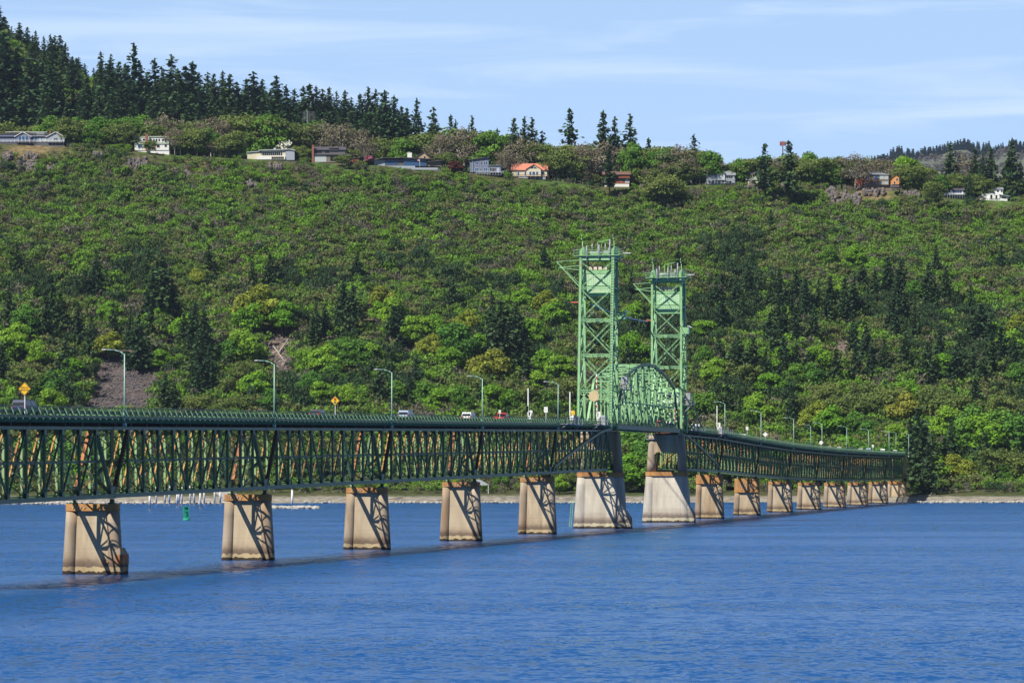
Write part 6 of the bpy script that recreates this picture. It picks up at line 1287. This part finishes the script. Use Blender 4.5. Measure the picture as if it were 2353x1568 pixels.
# vehicles
def car_proto(kind, col):
    """local +x is forward, wheels on z = 0"""
    dims = {'suv': (4.7, 1.9, 1.72), 'hatch': (4.2, 1.78, 1.5), 'pickup': (5.6, 1.95, 1.8), 'van': (5.2, 2.0, 2.1)}[kind]; L, W_, H = dims; hw = W_ / 2; r = empty('parked_car')
    paint = mat('car_paint', col, .35, vary=.02, spec=.35); m = MB()
    belt = .95 if kind != 'pickup' else 1.05
    prof = [(-L / 2, .42), (-L / 2 + .05, belt), (L / 2 - 1.25, belt), (L / 2 - .25, belt - .17), (L / 2, .62), (L / 2 - .03, .38)]
    m.loft([[(x, -hw, z) for x, z in prof], [(x, hw, z) for x, z in prof]])
    if kind == 'pickup': a, b_, c_, d = -.7, -.55, .75, 1.35
    elif kind == 'hatch': a, b_, c_, d = -L / 2 + .1, -L / 2 + .55, .45, 1.15
    else: a, b_, c_, d = -L / 2 + .06, -L / 2 + .28, .65, 1.3
    t = hw - .17
    m.loft([[(a, -hw + .04, belt), (d, -hw + .04, belt), (d, hw - .04, belt), (a, hw - .04, belt)], [(b_, -t, H), (c_, -t, H), (c_, t, H), (b_, t, H)]])
    if kind == 'suv':
        for s in (-1, 1): m.bar((b_ + .2, s * (t - .08), H + .06), (c_ - .2, s * (t - .08), H + .06), .04, .04)
    if kind == 'pickup': m.box(-L / 2 + .05, -.75, -hw + .001, -hw + .09, belt, belt + .12); m.box(-L / 2 + .05, -.75, hw - .09, hw - .001, belt, belt + .12)
    m.build('body', paint, r); e = .012
    def face(nm, P, mm):
        mb = MB(); c0 = sum((Vector(p) for p in P), Vector()) / 4; nrm = (Vector(P[1]) - Vector(P[0])).cross(Vector(P[2]) - Vector(P[0])).normalized(); mb.loft([[tuple(Vector(p) + nrm * e) for p in P], [tuple(Vector(p) + nrm * (-.03)) for p in P]]); mb.build(nm, mm, r)
    def lerp(p, q, u): return tuple(Vector(p).lerp(Vector(q), u))
    for (nm, xb_, xt_, s) in (('windshield', d, c_, 1), ('rear_window', a, b_, -1)):
        P = [(xb_, -hw + .12, belt + .04), (xb_, hw - .12, belt + .04), (xt_, t - .08, H - .08), (xt_, -t + .08, H - .08)]
        P = [lerp(p, (xt_ if i < 2 else xb_, p[1], H if i < 2 else belt), .06) for i, p in enumerate(P)]
        face(nm, P if s > 0 else P[::-1], GLASS)
    for s in (-1, 1):
        for u0, u1 in ((.05, .46), (.52, .95)):
            xs0, xs1 = a + (d - a) * u0 + .05, a + (d - a) * u1 - .02; xt0, xt1 = b_ + (c_ - b_) * u0 + .05, b_ + (c_ - b_) * u1 - .02; yb_, yt_ = s * (hw - .055), s * (t + .012)
            P = [(xs0, yb_, belt + .05), (xs1, yb_, belt + .05), (xt1, yt_, H - .09), (xt0, yt_, H - .09)]; face('side_window', P if s < 0 else P[::-1], GLASS)
        for x in (-L / 2 + .85, L / 2 - .9):
            mb = MB(); mb.tube((x, s * (hw - .2), .34), (x, s * (hw + .01), .34), .34, n=14); w_ = mb.build('wheel', BLACK, r); mb = MB(); mb.tube((x, s * (hw + .012), .34), (x, s * (hw + .02), .34), .2, n=10); mb.build('rim', STEEL, w_)
        mb = MB(); mb.box(L / 2 - .22, L / 2 - .02 + .03, s * hw * .55 - .02 * s, s * hw * .92, .62, .76) if s > 0 else mb.box(L / 2 - .22, L / 2 + .01, -hw * .92, -hw * .55, .62, .76); mb.build('headlight', WHITE, r)
        mb = MB(); y0, y1 = sorted((s * hw * .7, s * (hw - .02))); mb.box(-L / 2 - .02, -L / 2 + .1, y0, y1, .72, .98); mb.build('taillight', MATS.get('tail_red') or mat('tail_red', (.4, .02, .02), .3), r)
    mb = MB(); mb.box(-L / 2 - .03, -L / 2 + .02, -.28, .28, .55, .68); mb.build('number_plate', WHITE, r)
    return r
CARS = [(60, -1.4, 'suv', (.012, .03, .10), 1, 'dark blue SUV beside the draw bridge sign', 'suv'), (731, -1.4, 'hatch', (.05, .055, .07), 1, 'dark grey hatchback left of the traffic-signal sign', 'hatchback'), (934, -1.4, 'suv', (.30, .38, .52), 1, 'pale blue SUV right of the third street lamp', 'suv'), (1078, -1.4, 'suv', (.72, .72, .72), 1, 'white SUV left of the fourth street lamp', 'suv'), (1154, -1.4, 'pickup', (.52, .03, .025), 1, 'red pickup right of the fourth street lamp', 'pickup'),
        (1518, -1.2, 'suv', (.50, .02, .02), 1, 'red car seen through the arched span', 'car'), (1540, 1.2, 'van', (.72, .72, .72), -1, 'white van seen through the arched span', 'van'), (1600, 1.4, 'van', (.7, .7, .7), -1, 'white van right of the far tower stairway', 'van'), (1633, 1.4, 'suv', (.03, .035, .05), -1, 'dark SUV left of the first lamp right of the towers', 'suv'), (1707, 1.4, 'suv', (.72, .72, .70), -1, 'white SUV between the first and second lamps right of the towers', 'suv'),
        (1737, 1.4, 'hatch', (.45, .03, .025), -1, 'red car beside the second lamp right of the towers', 'car'), (1790, 1.4, 'hatch', (.04, .04, .05), -1, 'dark car between the second and third lamps right of the towers', 'car'), (1861, 1.4, 'pickup', (.05, .055, .07), -1, 'dark pickup left of the fourth lamp right of the towers', 'pickup'), (1907, 1.4, 'hatch', (.30, .30, .32), -1, 'grey car just right of the fourth lamp right of the towers', 'car'), (1928, 1.4, 'hatch', (.70, .70, .70), -1, 'white car left of the fifth lamp right of the towers', 'car'),
        (1957, 1.4, 'suv', (.03, .035, .06), -1, 'dark SUV right of the fifth lamp right of the towers', 'suv'), (1977, 1.4, 'hatch', (.6, .6, .62), -1, 'silver car left of the sixth lamp right of the towers', 'car'), (1995, 1.4, 'suv', (.36, .46, .60), -1, 'light blue SUV at the sixth lamp right of the towers', 'suv'), (2028, 1.4, 'suv', (.72, .72, .72), -1, 'white SUV left of the second last street lamp', 'suv'), (2056, 1.4, 'hatch', (.66, .66, .66), -1, 'white car right of the second last street lamp', 'car')]
for px, p, k, col, dr, lab, cat in CARS:
    r = car_proto(k, col); n = n_at(px, p); on_lift = 5.03 < n < 6.25; r.location = br(n, p, (21.75 + .82) if on_lift else railz(n) - 1.1); r.rotation_euler = (0, 0, RZ + (0 if dr > 0 else math.pi)); r.name = 'car'; tag(r, lab, cat, 'vehicles on the bridge')
# ------------------------------------------------------------------ river and shore
PIL = mat('white_piling', (.72, .71, .70), .6, (.4, .36, .33), .8, .6, .75); PILFOOT = mat('wet_piling', (.10, .08, .07), .8)
pil = empty('marina_piling'); m = MB(); m.tube((0, 0, .55), (0, 0, 6.2), .30, n=12); m.tube((0, 0, 6.2), (0, 0, 6.55), .31, .03, 12); m.build('post', PIL, pil); m = MB(); m.tube((0, 0, -1.5), (0, 0, .549), .30, n=12); m.build('dark_foot', PILFOOT, pil)
PD = [(344, 1170, 'first'), (359, 1157, 'second'), (379, 1157, 'third'), (389, 1157, 'fourth'), (407, 1163, 'fifth'), (418, 1157, 'seventh'), (411, 1158, 'sixth'), (437, 1157, 'eighth'), (460, 1165, 'tenth'), (446, 1157.5, 'ninth'), (469, 1157, 'eleventh'), (493, 1157, 'twelfth'), (506, 1157, 'thirteenth')]
for i, (px, py, w_) in enumerate(PD):
    o = pil if i == 0 else copy_tree(pil); Y = F * HC / (py - YH); o.location = ((px - CX) / F * Y, Y, 0); o.scale = (1 if i % 3 else 1.15, 1 if i % 3 else 1.15, 1.05 if i % 2 else .95); tag(o, w_ + ' white piling from the left in the marina row' + (', standing farther out' if py > 1162 else ''), 'piling', 'white pilings of the marina')
o = copy_tree(pil); Y = F * HC / (1167 - YH); o.location = ((671 - CX) / F * Y, Y, 0); tag(o, 'lone white piling on the rock islet right of the second pier', 'piling', 'white pilings of the marina')
# green buoy
BUOY = mat('buoy_green', (.02, .36, .22), .45); r = empty('channel_buoy', ((428.5 - CX) / F * 828, 828, 0)); tag(r, 'green channel buoy with cut-out windows, floating before the marina', 'buoy')
m = MB(); m.loft([circ(0, 0, z, q) for z, q in ((-.6, .5), (-.1, .85), (.25, .9), (.5, .7))]); m.build('float', BUOY, r); m = MB()
for x in (-.62, .52):
    for y in (-.6, .5): m.box(x, x + .1, y, y + .1, .45, 3.4)
for z in (.5, 1.4, 2.5, 3.3): m.box(-.62, .62, -.6, .6, z, z + .12)
m.box(-.62, .62, .3, .36, .5, 3.3); m.build('tower_frame', BUOY, r); m = MB(); m.box(-.6, -.1, -.63, -.6, .5, 1.4); m.box(-.6, .6, -.63, -.6, 2.05, 2.5); m.box(.1, .6, -.63, -.6, .5, 1.0); m.build('day_panel', BUOY, r); m = MB(); m.tube((0, 0, 3.4), (0, 0, 3.75), .16, .12, 8); m.build('lantern', BUOY, r); r.rotation_euler = (0, rad(-3), rad(20))
# rocks, driftwood, ramp, road, buildings
PALEROCK = mat('pale_rock', (.46, .43, .38), .9, (.22, .2, .18), .8, .5, .65, vary=.25)
def rocks(name, lab, x0, x1, y, n, s0, s1, seed, spread=.6):
    rr = random.Random(seed); mb = MB(); Y0 = F * HC / (y - YH)
    for i in range(n): u = rr.random(); X = (x0 + (x1 - x0) * u - CX) / F * Y0; s_ = rr.uniform(s0, s1); stone(mb, (X, Y0 + rr.uniform(-1, 1) * spread * 3, s_ * .25 + rr.uniform(0, .35)), (s_ * 1.4, s_, s_ * .7), rr)
    tag(mb.build(name, PALEROCK), lab, 'rocks', kind='stuff')
rocks('breakwater_rocks', 'pale rubble breakwater along the water at the left edge', -30, 150, 1158, 150, .5, 1.3, 1); rocks('islet_rocks', 'low pale rock islet with the lone white piling', 628, 732, 1168, 90, .4, .95, 2, .9); rocks('shore_rocks', 'pale stones along the marina shore', 150, 560, 1156.5, 230, .3, .8, 3)
rocks('right_shore_rocks', 'pale stones along the right shore', 2090, 2400, 1154.5, 160, .3, .7, 5); rocks('middle_shore_rocks', 'pale stone line of the shore behind the middle piers', 700, 1480, 1155, 260, .3, .6, 6)
WOODG = mat('grey_driftwood', (.36, .32, .27), .9)
rr = random.Random(4); DL = ['driftwood log on the shore left of the second pier', 'short driftwood log right of the boat ramp', 'long driftwood log on the shore behind the third pier', 'leaning driftwood pair right of the third pier', 'driftwood log on the beach before the fourth pier', 'driftwood log on the beach right of the fifth pier', 'driftwood log under the right trees', 'pale fallen log at the right shore', 'slanting driftwood log by the wooded bridge end']
for (x, y), lab in zip([(330, 1148), (520, 1150), (740, 1150), (905, 1147), (1010, 1150), (1300, 1146), (2210, 1118), (2180, 1126), (2130, 1140)], DL):
    X, Y, z = on_ground(x, y); a = rr.uniform(-.5, .5); L_ = rr.uniform(4, 8); mb = MB(); d_ = Vector((math.cos(a), math.sin(a), .05)) * L_ / 2; mb.tube(Vector((X, Y, z + .35)) - d_, Vector((X, Y, z + .45)) + d_, .28, .16, 7); mb.bar((X + d_.x * .3, Y, z + .4), (X + d_.x * .5, Y + .2, z + 1.5), .12, .12); tag(mb.build('driftwood_log', WOODG), lab, 'log', 'driftwood along the shore')
for (p0, p1), lab in zip([((640, 815), (672, 772)), ((628, 800), (655, 838))], ['grey dead trunk lying up the scree near the second lamp', 'pale dead trunk lying down the scree near the second lamp']):
    a = on_ground(*p0, 1300.0); b_ = on_ground(*p1, 1300.0); mb = MB(); mb.tube(Vector(a) + Vector((0, -1, .8)), Vector(b_) + Vector((0, -1, 1.2)), .4, .2, 8); tag(mb.build('dead_trunk', WOODG), lab, 'log', 'dead trunks on the scree')
def strip(name, pts, m, dz, wd):
    mb = MB(); vs = []
    for X, Y in pts: vs += [(X, Y - wd / 2, gz(X, Y - wd / 2) + dz), (X, Y + wd / 2, gz(X, Y + wd / 2) + dz)]
    mb.add(vs, [(2 * i, 2 * i + 2, 2 * i + 3, 2 * i + 1) for i in range(len(pts) - 1)]); return mb.build(name, m)
RAMPM = mat('worn_concrete', (.36, .33, .31), .9, vary=.15)
xs = np.linspace(-260, 60, 40); tag(strip('road', [(x, shore_Y(CX + F * x / 1300) + 58) for x in xs], ASPHALT, .5, 8), kind='structure')
mb = MB(); a, b_ = at(446, 1132, 1262), at(470, 1132, 1262); vs = []
for u in np.linspace(0, 1, 9):
    Y = 1226 + 46 * u; xa, xc = -113 - 3 * u + 9 * (1 - u) , -106 - 3 * u + 12 * (1 - u); z = max(gz(xa, Y), gz(xc, Y)) + .25; vs += [(xa, Y, z), (xc, Y, z)]
mb.add(vs, [(2 * i, 2 * i + 1, 2 * i + 3, 2 * i + 2) for i in range(8)]); tag(mb.build('boat_ramp', RAMPM), kind='structure')
def shed(px, yt, w_, Y, hh, d_, wm, rm, lab, name='shore_building', ridge='x'):
    X = (px - CX) / F * Y; z = gz(X, Y); r = empty(name, (X, Y, z)); tag(r, lab, 'building', 'low buildings on the left shore'); m = MB(); m.box(-w_ / 2, w_ / 2, 0, d_, -1, hh); m.build('wall', wm, r); m = MB(); rz_ = hh + 1.8
    if ridge == 'x': m.prism([(-.6, hh - .1), (d_ / 2, rz_), (d_ + .6, hh - .1), (d_ + .6, hh + .12), (d_ / 2, rz_ + .25), (-.6, hh + .12)], 'x', -w_ / 2 - .5, w_ / 2 + .5)
    else: m.prism([(-w_ / 2 - .6, hh - .1), (0, rz_), (w_ / 2 + .6, hh - .1), (w_ / 2 + .6, hh + .12), (0, rz_ + .25), (-w_ / 2 - .6, hh + .12)], 'y', -.6, d_ + .6)
    m.build('roof', rm, r)
    for k in range(max(2, int(w_ / 3.5))):
        x = -w_ / 2 + 1 + k * 3.4; m = MB(); m.box(x, x + 1.4, -.06, -.004, 1.0, 2.3); o = m.build('window', WHITE, r); m = MB(); m.box(x + .08, x + 1.32, -.08, -.062, 1.08, 2.22); m.build('pane', GLASS, o)
shed(28, 1060, 11, 1306, 3.4, 8, CREAMW, R_PALE, 'cream building with a pale roof, seen through the truss at the left edge'); shed(120, 1062, 9, 1310, 3.0, 7, BROWNW, R_BROWN, 'brown shed behind the nearest truss span'); shed(214, 1045, 10, 1325, 5.0, 8, WHITEW, R_GREY, 'white building behind the truss above the left pier'); shed(330, 1070, 8, 1310, 3.0, 6, TANW, R_PALE, 'tan building behind the truss right of the left pier')
r = empty('pavilion', at(1098, 1118, 1285)); r.location.z = gz(r.location.x, 1285); tag(r, 'open pavilion with a grey peaked roof behind the fourth pier', 'pavilion'); m = MB(); m.loft([[(-4.5, 0, 3.0), (4.5, 0, 3.0), (4.5, 7, 3.0), (-4.5, 7, 3.0)], [(-.6, 3, 5.2), (.6, 3, 5.2), (.6, 4, 5.2), (-.6, 4, 5.2)]]); m.build('roof', R_GREY, r)
for x in (-4, 4):
    for y in (.4, 6.6): m = MB(); m.box(x - .15, x + .15, y - .15, y + .15, -1, 2.99); m.build('post', WHITE, r)
# --- far wooded mountain beyond the rim, right
def far_hill():
    Yf = 6200.; hx = np.linspace(1960, 2760, 90); top = np.interp(hx, [1960, 2005, 2050, 2120, 2200, 2290, 2330, 2400, 2600, 2760], [412, 384, 374, 366, 358, 350, 352, 366, 380, 392])
    depth = np.linspace(0, 1, 16); V = []
    for d_ in depth:
        Y = Yf - 900 + 1500 * d_; e = math.sin(min(d_ / .6, 1) * math.pi / 2) if d_ <= .6 else 1 - (d_ - .6) * .5
        z = (HC + (YH - top) * Yf / F - 180) * e + 180; V.append(np.stack([(hx - CX) / F * Y, np.full(90, Y), z + (fnoise(hx * 3, np.full(90, Y), 60, 3) - .5) * 26], -1))
    V = np.concatenate(V); i = np.arange(16 * 90).reshape(16, 90); f = np.stack([i[:-1, :-1], i[:-1, 1:], i[1:, 1:], i[1:, :-1]], -1).reshape(-1, 4); me = np_mesh('hills', V, f, True); me.materials.append(mat('bare_wooded_hill', (.12, .125, .095), .95, (.085, .10, .07), .02, .42, .62, vary=.35)); o = bpy.data.objects.new('hills', me); COL.objects.link(o); tag(o, kind='structure')
    rg = np.random.default_rng(3); Q, T = [], []; q0, t0 = cone_crown(31, .24, .04, 11, .075, .1)
    def put(X, Y, z, h, tone):
        Q.append(q0 * np.array([h, h, h]) + np.array([X, Y, z])); T.append((t0 * rg.uniform(.8, 1.2))[:, None] * np.array(tone)[None])
    for k in range(1300):
        x = rg.uniform(1985, 2560); d_ = rg.uniform(.34, .62); j = int(np.clip((x - 1960) / 800 * 89, 0, 89)); row = int(d_ * 15); p = V[row * 90 + j]
        if x > 2090 and row < 8: continue
        put((x - CX) / F * p[1], p[1], p[2] - 2, rg.uniform(13, 23), (.026, .050, .040))
    q1 = broad_crown(33, .9, .05, 10, 14, .10)[0]
    for k in range(1800):
        x = rg.uniform(2060, 2640); d_ = rg.uniform(.12, .5); j = int(np.clip((x - 1960) / 800 * 89, 0, 89)); p = V[int(d_ * 15) * 90 + j]; h = rg.uniform(9, 15)
        Q.append(q1 * h + np.array([(x - CX) / F * p[1], p[1] + rg.uniform(-40, 40), p[2] - 1])); T.append(np.full((len(q1), 1), rg.uniform(.7, 1.2)) * np.array([[.165, .15, .135]]))
    me = np_mesh('far_forest', np.concatenate(Q).reshape(-1, 3), np.arange(sum(len(q) for q in Q) * 4).reshape(-1, 4)); face_tone(me, np.concatenate(T)); me.materials.append(leaf('far_needles', (1, 1, 1), (1, 1, 1), .1, True)); o = bpy.data.objects.new('far_forest', me); COL.objects.link(o); tag(o, 'distant dark fir forest on the far hill at the right', 'forest', kind='stuff')
far_hill()
# ------------------------------------------------------------------ air
hz = MB(); hz.box(-2600, 2600, -60, 7600, -22, 760)
hm = bpy.data.materials.new('air'); hm.use_nodes = True; t = hm.node_tree; t.nodes.clear(); o_ = N(t, 'ShaderNodeOutputMaterial'); pv = N(t, 'ShaderNodeVolumePrincipled')
pv.inputs['Color'].default_value = (.62, .76, 1.0, 1); pv.inputs['Density'].default_value = 2.6e-5; pv.inputs['Anisotropy'].default_value = .2
t.links.new(pv.outputs[0], o_.inputs['Volume']); tag(hz.build('haze', hm), kind='stuff')
